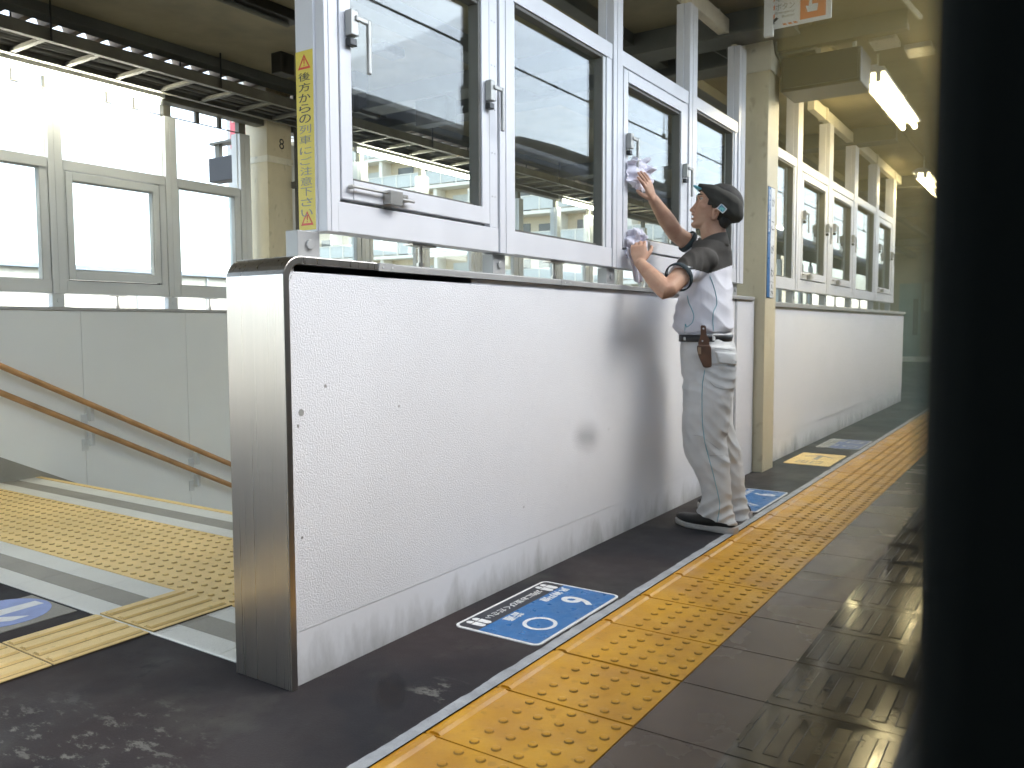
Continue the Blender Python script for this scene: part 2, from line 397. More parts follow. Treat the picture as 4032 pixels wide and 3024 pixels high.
# landing in front of the stairs: pale and grey bands, dome blocks, nosing
f = MB(); f.box(-5.66, -1.89, 1.50, ST0, -.3, -.006)
def band(y0, y1, mi, x0=-5.49, x1=-1.893, w=.3):
    x = x0
    k = 0
    xs = [-1.9-(.3*i)-.138 for i in range(13)]
    xs = [x1]+[q for q in xs if q > x0]+[x0]
    for a, b in zip(xs[:-1], xs[1:]):
        if y0 < 1.75 and b < -2.5 and a > -2.5 and False: continue
        f.m = mi; f.box(b+.0012, a-.0012, y0+.0008, y1-.0008, -.02, 0)
for y0, y1, mi in ((1.503, 1.592, 1), (1.592, 1.695, 2), (1.695, 1.797, 1), (2.405, 2.495, 1), (2.495, 2.60, 2), (2.60, 2.705, 1)):
    band(y0, y1, mi)
f.m = 3
for i in range(12):
    for j in range(2):
        x0 = -2.065-.3*i; y0 = 1.8+.3*j
        f.box(x0-.2985, x0-.0015, y0+.0015, y0+.2985, -.02, .001)
        for a in range(5):
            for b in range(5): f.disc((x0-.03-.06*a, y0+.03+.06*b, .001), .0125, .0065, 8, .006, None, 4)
x0 = -1.892; f.box(x0-.171, x0, 1.8015, 2.4, -.02, .001)
for a in range(3):
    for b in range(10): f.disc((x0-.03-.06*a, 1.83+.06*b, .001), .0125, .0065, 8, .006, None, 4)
f.box(-5.49, -1.893, 2.706, ST0+.01, -.03, .003)
f.build('stair_landing', [M['joint'], M['ltile'], M['gtile'], M['tact2'], M['shade_p']], kind='structure')
bx(-5.6, -1.893, 1.4905, 1.5005, -.03, .002).build('metal_expansion_strip', mat('bright_strip', (.75, .74, .68), .35, .6, var=.03), kind='structure')
# guiding bars
f = MB(); f.box(-2.662, -2.36, -2.2, 1.49, -.004, .003); f.box(-2.662, -2.36, 1.502, 1.80, -.004, .003)
for (a, b) in [(1.502, 1.798)]+[(1.49-.3*(k+1)+.003, 1.49-.3*k-.003) for k in range(12)]:
    f.m = 1; f.box(-2.66, -2.362, a, b, -.002, .006)
    for i in range(4):
        xc = -2.66+.0373+.0745*i
        f.m = 2; f.box(xc-.0215, xc+.0215, a+.006, b-.006, .005, .0064); f.m = 1  # wider strip painted dark for the shaded sides of the ridge
        f.prism([(xc-.0165, .006), (xc-.0115, .0125), (xc+.0115, .0125), (xc+.0165, .006)], 'y', a+.008, b-.008)
f.build('guiding_tactile_path', [M['joint'], M['tact2'], M['shade_p']], kind='structure')
# grey square the round sticker sits on
bx(-3.06, -2.76, 1.18, 1.478, -.002, .0025).build('grey_paving_patch', M['gtile'], kind='structure')
# stairs
f = MB()
for k in range(20):
    z = -.155*(k+1); y0 = ST0+.32*k
    f.m = 0; f.box(-5.49, -1.893, y0+.001, y0+.32, z-.2, z)
    f.m = 1; f.box(-5.489, -1.894, y0+.285, y0+.3205, z-.004, z+.003)
f.build('stairs', [M['gtile'], M['tact2']], kind='structure')

# ================================================================ PARAPET WALLS
def cover_profile(y0, y1, top, r, th, inner):
    """side outline of the stainless cover: up the end, round the corner and along the top"""
    po = [(y0, 0)]
    for k in range(9):
        a = math.pi-k*math.pi/16; po.append((y0+r+r*math.cos(a), top-r+r*math.sin(a)))
    po.append((y1, top)); po.append((y1, top-th))
    ri = max(r-th, .02)
    for k in range(9):
        a = math.pi/2+k*math.pi/16; po.append((y0+th+ri+ri*math.cos(a), top-th-ri+ri*math.sin(a)))
    po.append((y0+th, 0)); return po
def near_wall():
    t = thing('parapet_wall', 'white rough plastered parapet with a brushed steel end cover, beside the 6 floor sticker', 'wall', (-1.78, 3.4, 0))
    bx(-1.876, XW-.004, 1.47, 5.0, 0, 1.122).build('wall_core', M['plaster'], t)
    MB().prism([(1.478, .1455), (1.478, 1.075), (1.492, 1.098), (1.51, 1.104), (4.985, 1.104), (4.985, .1455)], 'x', XW-.01, XW).build('rough_plaster', M['stucco'], t, bevel=.0015)
    bx(XW-.02, XW-.0012, 1.478, 4.985, -.005, .145).build('skirting', M['skirt'], t)
    random.seed(12); g = MB()
    for (y, z, q) in ((1.512, .735, .010), (1.50, .70, .005), (1.60, .80, .006), (1.505, .40, .004), (1.9, .72, .004), (3.3, .5, .004), (2.6, .28, .004), (4.4, .9, .004)):
        P = [(y+q*(.7+.5*random.random())*math.cos(R(45*k)), z+q*(.7+.6*random.random())*math.sin(R(45*k))) for k in range(8)]
        g.prism(P, 'x', XW-.001, XW+.0004)
    g.build('plaster_chips', M['conc'], t)
    e = MB(); e.m = 0
    e.prism(cover_profile(1.448, 1.80, 1.146, .062, .021, 0), 'x', -1.888, -1.660)
    e.build('steel_end_cover', M['steel'], t, bevel=.0025)
    e = MB(); e.prism([(-1.888, 1.124), (-1.888, 1.146), (-1.664, 1.146), (-1.660, 1.142), (-1.660, 1.123), (-1.664, 1.123), (-1.664, 1.13)], 'y', 1.802, 5.34)
    e.box(-1.6597, -1.6575, 1.803, 1.875, 1.1225, 1.1465); e.box(-1.6597, -1.6575, 2.855, 2.945, 1.1225, 1.1465); e.box(-1.6597, -1.6575, 3.95, 4.05, 1.1225, 1.1465)
    e.build('steel_cap', M['steel_cap'], t, bevel=.0015)
    sc = MB()
    for y in (1.82, 1.86, 2.88, 2.925, 3.97, 4.02): sc.tube([(-1.6576, y, 1.134), (-1.6555, y, 1.134)], .0035, 8)
    sc.build('cap_screws', M['alu_grey'], t)
    bx(XW-.03, XW-.004, 1.50, 2.28, 1.106, 1.1225).build('shadow_gap', M['dark'], t)  # dark strip painted in as the shade of the gap under the cap
    bx(-1.876, XW-.001, 5.0, 5.03, 0, 1.122).build('joint_filler', M['grout'], t)
    bx(-1.876, XW, 5.032, 5.37, 0, 1.122).build('short_return', M['plaster'], t)
near_wall()
t = thing('parapet_wall', 'smooth white parapet wall further along the platform behind the cream column', 'wall', (-1.78, 8.5, 0))
bx(-1.876, XW, 5.66, 11.44, .17, 1.09).build('wall_core', M['plaster'], t)
bx(-1.872, XW-.004, 5.66, 11.438, -.005, .168).build('skirting', M['skirt'], t)
bx(-1.89, -1.655, 5.645, 11.46, 1.092, 1.125).build('steel_cap', M['steel_cap'], t, bevel=.003)
# far side of the stairs
t = thing('parapet_wall', 'long pale panelled wall across the stairs, carrying the two wooden handrails', 'wall', (-5.58, 6, 0))
f = MB()
for k in range(-4, 26):
    y0 = 3.05+.8*k
    f.box(XF-.02, XF, y0+.0015, y0+.7985, -3.4, 1.075)
f.build('wall_panels', M['panel'], t)
bx(-5.66, XF-.021, -.2, 23.9, -3.4, 1.075).build('wall_core', M['conc'], t)
f = MB(); f.box(-5.69, XF+.02, -.2, 23.9, 1.077, 1.098)
for k in range(-3, 11):
    y0 = 2.90+.95*k; f.box(XF+.0202, XF+.022, y0, y0+.08, 1.0765, 1.0985)
f.build('steel_cap', M['steel_cap'], t, bevel=.002)
f = MB(); f.prism([(2.0, .405), (2.0, 0), (2.35, 0), (9, -3.3), (9, -3.12), (2.46, .181)], 'x', XF+.0005, XF+.014); f.build('stair_stringer', M['gtile'], t)
t = thing('parapet_wall', 'low pale panelled wall of the track beyond, seen through the far windows', 'wall', (-9, 6, 0))
f = MB(); f.box(-9.2, -9.06, -30, 60, -2, 1.60)
f.m = 1
for k in range(-30, 60): f.box(-9.059, -9.035, k*.95, k*.95+.03, -1, 1.60); 
f.m = 2; f.box(-9.24, -9.0, -30, 60, 1.602, 1.65); f.m = 1; f.box(-9.055, -9.02, -30, 60, 1.10, 1.14)
f.build('fence_panels', [M['aptw'], M['alu_grey'], mat('bluish_rail', (.45, .50, .58), .5)], t)
bx(-14, -8.42, -30, 60, -1.6, -1.2).build('far_track_bed', M['ballast'], kind='structure')

# ================================================================ GLAZED SCREENS
def post(t, y0, y1, x0, xs, z0, z1, m):
    p = MB(); d = y1-y0
    p.box(x0, xs-.036, y0, y1, z0, z1); p.box(xs-.0355, xs-.003, y0+.006, y1-.002, z0, z1)
    p.box(xs-.0029, xs, y0+.006, y0+.40*d, z0, z1); p.box(xs-.0029, xs, y0+.46*d, y1-.002, z0, z1)
    return p.build('post', m, t, bevel=.0012)
def handle(sash, y, z, xs, flip, m):
    h = MB(); s = -1 if flip else 1
    h.box(xs, xs+.026, y-.015, y+.015, z-.035, z+.035)
    h.box(xs+.022, xs+.032, y, y+s*.055, z+.005, z+.02)
    h.box(xs+.022, xs+.034, y+s*.045, y+s*.058, z-.13, z+.02)
    h.m = 1; h.box(xs, xs+.02, y-.014, y+.014, z-.062, z-.041)
    return h.build('handle', [M['zinc'], M['black']], sash, bevel=.003)
def latch(sash, y0, z, xs, m):
    l = MB(); l.tube([(xs+.014, y0+.005, z+.028), (xs+.014, y0+.17, z+.028)], .004, 8)
    l.tube([(xs, y0+.01, z+.028), (xs+.016, y0+.01, z+.028)], .007, 8)
    l.box(xs, xs+.03, y0+.15, y0+.205, z-.004, z+.036); l.box(xs, xs+.012, y0+.206, y0+.25, z+.012, z+.034)
    l.tube([(xs+.018, y0+.2, z+.016), (xs+.018, y0+.27, z+.016)], .005, 8)
    for k in range(3): l.tube([(xs+.0121, y0+.214+.014*k, z+.027), (xs+.014, y0+.214+.014*k, z+.027)], .003, 6)
    return l.build('latch', mat('latch_metal', (.42, .41, .38), .35, .7) if 'latch_metal' not in MATS else MATS['latch_metal'], sash, bevel=.001)
def window(t, y0, y1, z0, z1, xs, m, opening, detail=True):
    """one light of a screen between two posts: frame, then either a fixed pane or an opening sash"""
    fr = MB(); fr.box(xs-.07, xs-.003, y0, y1, z0, z0+.084); fr.box(xs-.07, xs-.003, y0, y1, z1-.066, z1)
    fr.box(xs-.07, xs-.006, y0, y0+.012, z0+.085, z1-.067); fr.box(xs-.07, xs-.006, y1-.048, y1, z0+.085, z1-.067)
    a, b, c, d = y0+.0125, y1-.0485, z0+.0855, z1-.0675
    g = .012 if m is M['alu'] else .007
    if opening:
        root = fr.build('opening_window', m, t, bevel=.0015)
        gk = MB(); gk.box(xs-.068, xs-.03, a, b, c, c+.006); gk.box(xs-.068, xs-.03, b-.004, b, c, d); gk.build('gap_seal', M['black'], root)
        a += .003; b -= .007; c += .009; d -= .008
        s = MB(); xi = xs-.002
        s.box(xs-.055, xi, a, a+.044, c, d); s.box(xs-.055, xi, b-.044, b, c, d)
        s.box(xs-.055, xi+.002, a+.045, b-.045, c, c+.055); s.box(xs-.055, xi+.002, a+.045, b-.045, d-.052, d)
        s.build('sash', m, root, bevel=.0015)
        a += .0455; b -= .0455; c += .056; d -= .053
        if detail:
            handle(root, a-.012, (c+d)/2+.08, xs+.0005, False, m); handle(root, b+.032, (c+d)/2+.05, xs+.0005, False, m)
            latch(root, a-.03, c-.05, xs+.0015, m)
    else:
        root = fr.build('fixed_window', m, t, bevel=.0015)
        if detail:
            s = MB(); s.box(xs-.05, xs-.012, b-.03, b, c, d); s.build('glazing_bead', M['alu_grey'], root, bevel=.001); b -= .031
    q = MB(); xg = xs-.045
    q.box(xg-.004, xg+.012, a, a+g, c, d); q.box(xg-.004, xs-.008, b-g*.9, b, c, d); q.box(xg-.004, xg+.012, a+g, b-g, c, c+g); q.box(xg-.004, xs-.01, a+g, b-g, d-g, d)
    q.build('gasket', M['gasket'] if m is M['alu'] else M['seal'], root)
    bx(xg, xg+.005, a+g*.6, b-g*.6, c+g*.6, d-g*.6).build('glass_pane', M['glass'], root)
    return root
def screw_holes(t, y, z0, z1, xs):
    s = MB()
    for k in range(5):
        for dy in (0, .018): MB().tube([(xs-.0058, y+dy, z0+(z1-z0)*(k+.5)/5), (xs-.0046, y+dy, z0+(z1-z0)*(k+.5)/5)], .002, 6).build('screw', M['gasket'], t)
def feet(t, ys, mids, xs, zc, zr, m):
    for y in ys:
        q = MB(); x = xs-.045; q.box(x-.03, x+.018, y-.04, y+.04, zc+.004, zr-.003); q.tube([(x+.018, y, (zc+zr)/2), (x+.026, y, (zc+zr)/2)], .014, 10)
        q.box(x-.045, x+.035, y-.07, y+.07, zc, zc+.004)
        q.build('foot_bracket', m, t, bevel=.003)
    for y in mids:
        q = MB(); x = xs-.05; q.box(x-.02, x+.02, y-.06, y+.06, zr-.006, zr-.001); q.tube([(x, y, zc), (x, y, zr-.006)], .007, 8); q.tube([(x, y, zc), (x, y, zc+.022)], .013, 6)
        q.build('jacking_bolt', M['steel'], t)
M['bracket'] = mat('bracket_grey', (.40, .40, .39), .45, .2)
M['seal'] = mat('pale_seal', (.42, .42, .40), .6)
ZR, ZH, ZT = 1.226, 2.205, 2.67
A = [(1.638, 1.688), (2.483, 2.583), (3.382, 3.48), (4.279, 4.396), (5.088, 5.219)]
t = thing('glazed_screen', 'white aluminium window screen on the nearest wall, the one being wiped', 'window screen', (XS-.05, 3.4, 1.146))
post(t, A[0][0], A[0][1], -1.806, XS, ZR, ZT, M['alu'])
for a, b in A[1:]: post(t, a, b, -1.776, XS, ZR, ZT, M['alu'])
for k, op in enumerate((True, False, True, False)):
    wdw = window(t, A[k][1]+.001, A[k+1][0]-.001, ZR+.002, ZH, XS, M['alu'], op)
    if op: screw_holes(wdw, A[k+1][0]-.036, ZR+.12, ZH-.1, XS)
feet(t, [1.60, 2.52, 3.42, 4.33, 5.14], [2.10, 2.95, 3.85, 4.7], XS, 1.146, ZR, M['bracket'])
for a, b in A:
    f = MB(); f.box(XS-.06, XS-.03, a+.02, b-.02, ZT, ZT+.09); f.box(XS-.09, XS, a-.03, b+.03, ZT+.09, ZT+.10); f.build('top_bracket', M['cream'], t)
Bp = [(5.66, 5.70), (6.448, 6.59), (7.457, 7.60), (8.489, 8.65), (9.605, 9.76), (10.649, 10.83)]
t = thing('glazed_screen', 'white aluminium window screen along the platform beyond the cream column', 'window screen', (XS-.05, 8.5, 1.125))
for a, b in Bp: post(t, a, b, -1.79, XS, ZR, 2.672, M['alu'])
for k, op in enumerate((False, True, True, False, True)):
    window(t, Bp[k][1]+.001, Bp[k+1][0]-.001, ZR+.002, 2.21, XS, M['alu'], op)
feet(t, [6.5, 7.53, 8.56, 9.68, 10.74], [6.0, 7.0, 8.0, 9.1, 10.2], XS, 1.125, ZR, M['bracket'])
Cp = [(.30, .40), (1.16, 1.26), (2.02, 2.12), (2.872, 2.972), (3.72, 3.82), (4.385, 4.49), (4.86, 4.95), (5.75, 5.85), (6.65, 6.75), (7.55, 7.65), (8.45, 8.55), (9.35, 9.45), (10.25, 10.35), (11.15, 11.25), (12.05, 12.15)]+[(12.95+.95*k, 13.05+.95*k) for k in range(11)]
t = thing('glazed_screen', 'grey framed window screen across the stairs against the white sky', 'window screen', (XF-.05, 6, 1.098))
for a, b in Cp: post(t, a, b, XF-.10, XF, 1.188, 2.50, M['alu_grey'])
for k in range(len(Cp)-1):
    if k == 5: continue
    window(t, Cp[k][1]+.001, Cp[k+1][0]-.001, 1.19, 2.065, XF, M['alu_grey'], k in (1, 3, 7, 9, 11, 13), False)
feet(t, [(a+b)/2 for a, b in Cp], [(Cp[k][1]+Cp[k+1][0])/2 for k in range(24)], XF, 1.098, 1.188, M['alu_grey'])
for a, b in Cp: bx(XF-.075, XF-.03, a+.02, b-.02, 2.50, 2.60).build('top_bracket', M['tray'], t)

# ================================================================ HANDRAILS
def rail(z_at, label):
    t = thing('handrail', label, 'handrail', (XF+.08, 4, z_at(4)))
    MB().tube([(XF+.075, y, z_at(y)) for y in (1.6, 2.0, 3, 5, 7.6)], .019, 14).build('wooden_bar', M['wood'], t, smooth=True)
    for k in range(-1, 6):
        y = 3.045+.813*k
        if y < 2: continue
        z = z_at(y); b = MB(); b.box(XF+.001, XF+.006, y-.022, y+.022, z-.155, z-.075); b.box(XF+.006, XF+.05, y+.02, y+.045, z-.12, z-.03)
        b.tube([(XF+.03, y+.032, z-.05), (XF+.075, y+.032, z-.012)], .008, 8); b.tube([(XF+.006, y, z-.11), (XF+.010, y, z-.11)], .009, 8)
        b.build('bracket', M['alu_grey'], t, bevel=.001)
s = -.507
rail(lambda y: .738+s*(y-2.483), 'upper of the two wooden handrails sloping down the pale stair wall')
rail(lambda y: .570+s*(y-2.483), 'lower of the two wooden handrails sloping down the pale stair wall')

# ================================================================ CANOPY
def corr(x0, x1, y0, y1, z, pitch, h, th=.012):
    """trapezoidal roof sheet, ribs running across the platform"""
    f = MB(); top = []; y = y0
    while y < y1:
        top += [(y, z), (y+pitch*.28, z), (y+pitch*.5, z+h), (y+pitch*.78, z+h)]; y += pitch
    bot = [(a, b-th) for a, b in top]
    P = [[(x, a, b) for a, b in top+bot[::-1]] for x in (x0, x1)]
    f.grid(P, closed_v=True); return f
t = thing('platform_canopy', 'dim brown canopy with corrugated roof deck over the platform and stairs', 'roof', (-3, 6, 2.9))
corr(-5.625, -.62, -8, 34, 2.922, .163, .10).build('roof_deck', M['deck'], t)
bx(-1.35, -.62, -8, 34, 2.835, 2.85).build('eaves_ceiling', M['brown'], t)
bx(-4.97, -1.38, -8, 34, 2.838, 2.853).build('ceiling_panels', M['brown'], t)
bx(-.64, -.60, -8, 34, 2.88, 3.08).build('fascia', M['girder'], t)
for x0, x1, z0, z1, nm in ((-5.625, -5.58, 2.62, 2.918, 'eaves_beam'), (-5.10, -4.98, 2.775, 2.918, 'purlin'), (-3.4, -3.25, 2.72, 2.836, 'purlin'), (-2.45, -2.36, 2.76, 2.836, 'purlin')):
    bx(x0, x1, -8, 34, z0, z1).build(nm, M['girder'], t, bevel=.004)
for y in (-1.4, 1.7, 5.05, 5.6, 8.6, 11.6, 14.6, 20, 26):
    g = MB(); g.box(-5.57, -1.36, y-.06, y+.06, 2.70, 2.834); g.box(-5.57, -1.36, y-.11, y+.11, 2.685, 2.70); g.build('cross_beam', M['girder'], t)
for y0, y1 in ((-2, 5.30), (7.05, 11.4)):
    g = MB(); g.box(-1.79, -1.735, y0, y1, 2.705, 2.80)
    for k in range(12):
        yy = y0+.4+k*1.15
        if yy < y1-.1: g.box(-1.80, -1.725, yy, yy+.05, 2.70, 2.805)
    g.build('cable_duct', M['cream_l'], t, bevel=.003)
    g = MB(); yy = y0+.5
    while yy < y1: g.tube([(-1.765, yy, 2.80), (-1.765, yy, 2.93)], .006, 6); yy += 1.6
    g.build('duct_hanger', M['cream_l'], t)
g = MB(); g.box(-1.62, -.83, 5.52, 5.58, 2.72, 2.76); g.box(-1.62, -.83, 5.50, 5.52, 2.72, 2.86); g.build('outrigger_beam', M['brown'], t, bevel=.002)
g = MB(); g.tube([(-1.85, 5.33, 2.72), (-1.5, 5.05, 2.93)], .03, 4); g.tube([(-1.80, 5.4, 2.66), (-2.2, 5.2, 2.93)], .025, 4); g.build('knee_brace', M['girder'], t)
g = MB()
for k, (x, y) in enumerate(((-1.12, 5.9), (-.95, 6.2), (-1.3, 6.6))): g.box(x, x+.16, y, y+.22, 2.80, 2.834)
for (x, y) in ((-.82, 5.3), (-.70, 6.3)): g.tube([(x, y, 2.82), (x+.05, y+.28, 2.79)], .014, 6)
g.build('ceiling_fixture', M['cream_l'], t)
for k in range(3): pass
t = thing('apron_beam', 'grey steel beam carrying the far strip light above the sky windows', 'beam', (XF, 4, 2.6))
g = MB(); g.box(XF-.03, XF+.07, -2, 12.4, 2.585, 2.665); g.build('beam', M['tray'], t, bevel=.004)
g = MB(); g.tube([(XF-.02, -2, 2.505), (XF-.02, 4.4, 2.505)], .005, 6)
for y in (2.55, 2.68, 3.3, 3.5, 4.0, 4.2): g.box(XF-.035, XF-.01, y, y+.03, 2.505, 2.60)
g.build('conduit', M['gasket'], t)
t = thing('cable_ladder', 'long grey cable ladder hung under the canopy over the stairs', 'cable tray', (-5.1, 5, 2.63))
for x in (-5.30, -4.90):
    g = MB(); g.box(x-.006, x+.006, -3, 14, 2.60, 2.675); g.box(x-.02, x+.02, -3, 14, 2.599, 2.605); g.build('side_rail', M['tray'], t)
for k in range(50):
    y = -2.03+.328*k; bx(-5.28, -4.92, y, y+.03, 2.603, 2.625).build('rung', M['tray'], t)
for k in range(14):
    y = -2+1.15*k; g = MB()
    for x in (-5.33, -4.88): g.tube([(x, y, 2.60), (x, y, 2.93)], .006, 6)
    g.build('hanger', M['black'], t)
random.seed(3); g = MB()
for k in range(7):
    x = -5.26+.045*k; g.tube([(x+.02*math.sin(i*1.3+k), -3+i*.7, 2.64+.012*(k % 3)+.008*math.sin(i+k*2)) for i in range(25)], .012+.005*(k % 3), 8)
g.build('cables', M['gasket'], t, smooth=True)
t = thing('unlit_lamp', 'dark unlit lamp housing on the canopy ceiling above the stairs', 'strip light', (-3.9, 3.0, 2.8))
bx(-3.98, -3.86, 2.35, 3.55, 2.775, 2.836).build('housing', M['display'], t, bevel=.006); MB().tube([(-3.92, 2.4, 2.76), (-3.92, 3.5, 2.76)], .014, 8).build('tube', M['tray'], t)
# clutter of brackets and boxes on the stair beams
g = MB()
for (x, y, z, a, b, c) in ((-4.6, 3.95, 2.70, .10, .12, .2), (-4.55, 4.55, 2.72, .16, .14, .18), (-4.2, 5.0, 2.5, .3, .12, .40), (-3.9, 4.2, 2.78, .12, .2, .12), (-4.75, 4.9, 2.66, .05, .25, .2)):
    g.box(x, x+a, y, y+b, z, z+c)
tag(g.build('junction_boxes', M['display'], bevel=.004), 'dark junction boxes hung among the beams over the stairs', 'electrical box')

# ================================================================ COLUMNS
t = thing('column', 'cream steel column bearing the vertical station name sign', 'column', (-1.71, 5.5, 0))
g = MB(); g.box(-1.83, -1.615, 5.386, 5.392, 0, 2.93); g.box(-1.83, -1.615, 5.615, 5.621, 0, 2.93); g.box(-1.615, -1.609, 5.386, 5.621, 0, 2.93); g.box(-1.84, -1.62, 5.393, 5.614, 0, 2.93)
g.build('shaft', M['cream'], t, bevel=.0015)
g = MB(); g.box(-1.85, -1.600, 5.372, 5.379, 2.575, 2.78); g.box(-1.600, -1.594, 5.372, 5.636, 2.575, 2.78); g.box(-1.86, -1.848, 5.34, 5.379, 2.56, 2.80); g.build('collar', M['cream_l'], t, bevel=.0015)
g = MB(); g.tube([(-1.58, 5.40, 2.95), (-1.585, 5.39, 2.80), (-1.59, 5.46, 2.70), (-1.585, 5.60, 2.66), (-1.60, 5.64, 2.5)], .012, 8)
g.tube([(-1.615, 5.36, 2.95), (-1.615, 5.36, 2.78)], .018, 8); g.build('cable', M['tray'], t, smooth=True)
t = thing('column', 'cream column numbered 8 with a dark drainpipe, behind the steel wall end', 'column', (-5.42, 4.7, 0))
bx(-5.66, -5.40, 4.575, 4.83, -3.4, 2.93).build('shaft', M['cream'], t, bevel=.002)
bx(-5.67, -5.39, 4.568, 4.837, 2.30, 2.35).build('collar', M['cream_l'], t, bevel=.002)
text('number', '8', (-5.398, 4.70, 2.42), (0, 1, 0), (0, 0, 1), .05, .085, M['ink'], t)
g = MB(); g.tube([(-5.37, 4.865, -3), (-5.37, 4.865, 2.9)], .026, 10)
for z in (1.45, 2.12): g.box(-5.42, -5.34, 4.82, 4.87, z, z+.05)
g.build('drainpipe', M['gasket'], t)

# ================================================================ LIGHTS
def strip_light(label, x, y0, y1, z, ntube, m, grp, hang=True):
    t = thing('fluorescent_lamp', label, 'strip light', (x, (y0+y1)/2, z), grp)
    b = MB(); b.prism([(x-.09, z+.06), (x-.035, z+.10), (x+.035, z+.10), (x+.09, z+.06), (x+.085, z+.05), (x-.085, z+.05)] if ntube == 2 else [(x-.03, z+.03), (x-.03, z+.09), (x+.03, z+.09), (x+.03, z+.03)], 'y', y0-.03, y1+.03)
    b.build('reflector', M['lampb'], t, bevel=.002)
    for k in range(ntube):
        xx = x+(k-.5)*.09 if ntube == 2 else x
        MB().tube([(xx, y0, z+.012), (xx, y1, z+.012)], .018, 12).build('tube', m, t, smooth=True)
        e = MB(); e.box(xx-.015, xx+.015, y0-.022, y0-.001, z-.01, z+.05); e.box(xx-.015, xx+.015, y1+.001, y1+.022, z-.01, z+.05); e.build('lampholder', M['lampb'], t)
    if hang:
        h = MB(); 
        for y in (y0+.2, y1-.2): h.tube([(x, y, z+.1), (x, y, 2.9)], .008, 6)
        h.build('hanger', M['cream_l'], t)
G = 'strip lights under the canopy'
strip_light('twin tube strip light nearest the dark display box', -1.13, 6.10, 7.72, 2.60, 2, M['tubeR'], G)
strip_light('smaller looking twin tube light further along the platform edge', -1.37, 10.3, 12.1, 2.60, 2, M['tubeR'], G)
strip_light('glaring single tube light over the far windows at upper left', -5.40, 1.6, 3.62, 2.555, 1, M['tubeL'], G, False)
strip_light('strip light glimpsed between posts above the distant stairs', -4.2, 13.2, 15.0, 2.66, 1, M['tubeL'], G)
strip_light('strip light over the far windows beyond the numbered column', -5.40, 5.6, 7.3, 2.555, 1, M['tubeL'], G, False)
strip_light('strip light over the distant far windows', -5.40, 9.3, 11.0, 2.555, 1, M['tubeL'], G, False)

# ================================================================ HANGING SIGNS
t = thing('departure_display', 'dark box display hung from the canopy beside the cream column', 'display', (-1.33, 5.95, 2.5))
bx(-1.565, -1.083, 5.50, 5.82, 2.455, 2.665).build('case', M['display'], t, bevel=.006)
bx(-1.55, -1.10, 5.488, 5.499, 2.475, 2.645).build('screen', M['black'], t)
g = MB()
for x in (-1.45, -1.16): g.box(x, x+.018, 5.62, 5.65, 2.667, 2.90)
g.build('hanger', M['cream_l'], t)
t = thing('emergency_button_sign', 'white and red emergency button sign hanging above the column', 'sign', (-1.2, 4.6, 2.6))
x0, x1, z0, z1, y = -1.385, -1.057, 2.553, 2.86, 4.60
g = MB(); g.box(x0+.03, x1, y, y+.012, z0, z1); g.box(x0-.02, x0+.029, y-.01, y+.02, z0-.035, z1); g.build('board', M['signw'], t, bevel=.004)
text('lettering', 'ボタン', (-1.345, y-.0005, 2.645), (1, 0, 0), (0, 0, 1), .10, .034, M['greyink'], t)
text('lettering', '非常', (-1.345, y-.0005, 2.69), (1, 0, 0), (0, 0, 1), .075, .034, M['greyink'], t)
text('lettering', 'Emergency', (-1.345, y-.0005, 2.622), (1, 0, 0), (0, 0, 1), .10, .017, M['greyink'], t)
text('lettering', 'Button', (-1.31, y-.0005, 2.603), (1, 0, 0), (0, 0, 1), .065, .015, M['greyink'], t)
g = MB(); g.box(-1.215, -1.085, y-.002, y-.0004, 2.573, 2.84); g.build('red_panel', M['orange'], t)
g = MB(); g.prism([(-1.372, 2.580), (-1.372, 2.605), (-1.364, 2.597), (-1.338, 2.612), (-1.328, 2.602), (-1.352, 2.585), (-1.345, 2.577)], 'y', y-.002, y-.0004); g.build('arrow', M['ink'], t)
g = MB(); hx, hz = -1.152, 2.605
g.prism([(hx-.025, hz), (hx-.035, hz+.035), (hx-.02, hz+.03), (hx-.013, hz+.075), (hx-.003, hz+.075), (hx-.003, hz+.038), (hx+.028, hz+.036), (hx+.024, hz)], 'y', y-.0035, y-.0022); g.build('hand_symbol', M['signw'], t)
g = MB()
for k in range(6):
    z = 2.60+.045*k; g.prism([(-1.362, z), (-1.362, z+.022), (-1.349, z+.032), (-1.349, z+.010)], 'y', y-.002, y-.0004)
for k in range(3):
    x = -1.30+.028*k; g.prism([(x, 2.562), (x+.018, 2.562), (x+.01, 2.572), (x-.008, 2.572)], 'y', y-.002, y-.0004)
g.build('hazard_stripe', M['orange'], t)
g = MB(); g.tube([(-1.30, y+.006, z1), (-1.30, y+.006, 2.93)], .008, 6); g.tube([(-1.12, y+.006, z1), (-1.12, y+.006, 2.93)], .008, 6); g.build('hanger', M['cream_l'], t)
t = thing('station_name_sign', 'narrow blue and white vertical name sign on the cream column', 'sign', (-1.608, 5.47, 1.5))
Y0, Y1, Z0, Z1 = 5.405, 5.553, 1.145, 1.853
bx(-1.6085, -1.6045, Y0, Y0+.062, Z0, Z1).build('blue_strip', M['blue'], t)
bx(-1.6085, -1.6045, Y0+.0625, Y1, Z0, Z1).build('white_strip', M['white'], t)
bx(-1.6088, -1.6060, Y0-.003, Y1+.003, Z0-.004, Z1+.004).build('backing', M['ink'], t)
for k, ch in enumerate('かこがわ'): text('lettering', ch, (-1.6043, Y0+.078, 1.765-.152*k-.03), (0, 1, 0), (0, 0, 1), .058, .058, M['ink'], t)
text('lettering', 'Kakogawa', (-1.6043, Y0+.012, 1.835), (0, 0, -1), (0, 1, 0), .27, .036, M['white'], t)
bx(-1.6044, -1.604, Y0+.063, Y1, 1.245, 1.248).build('rule', M['ink'], t)
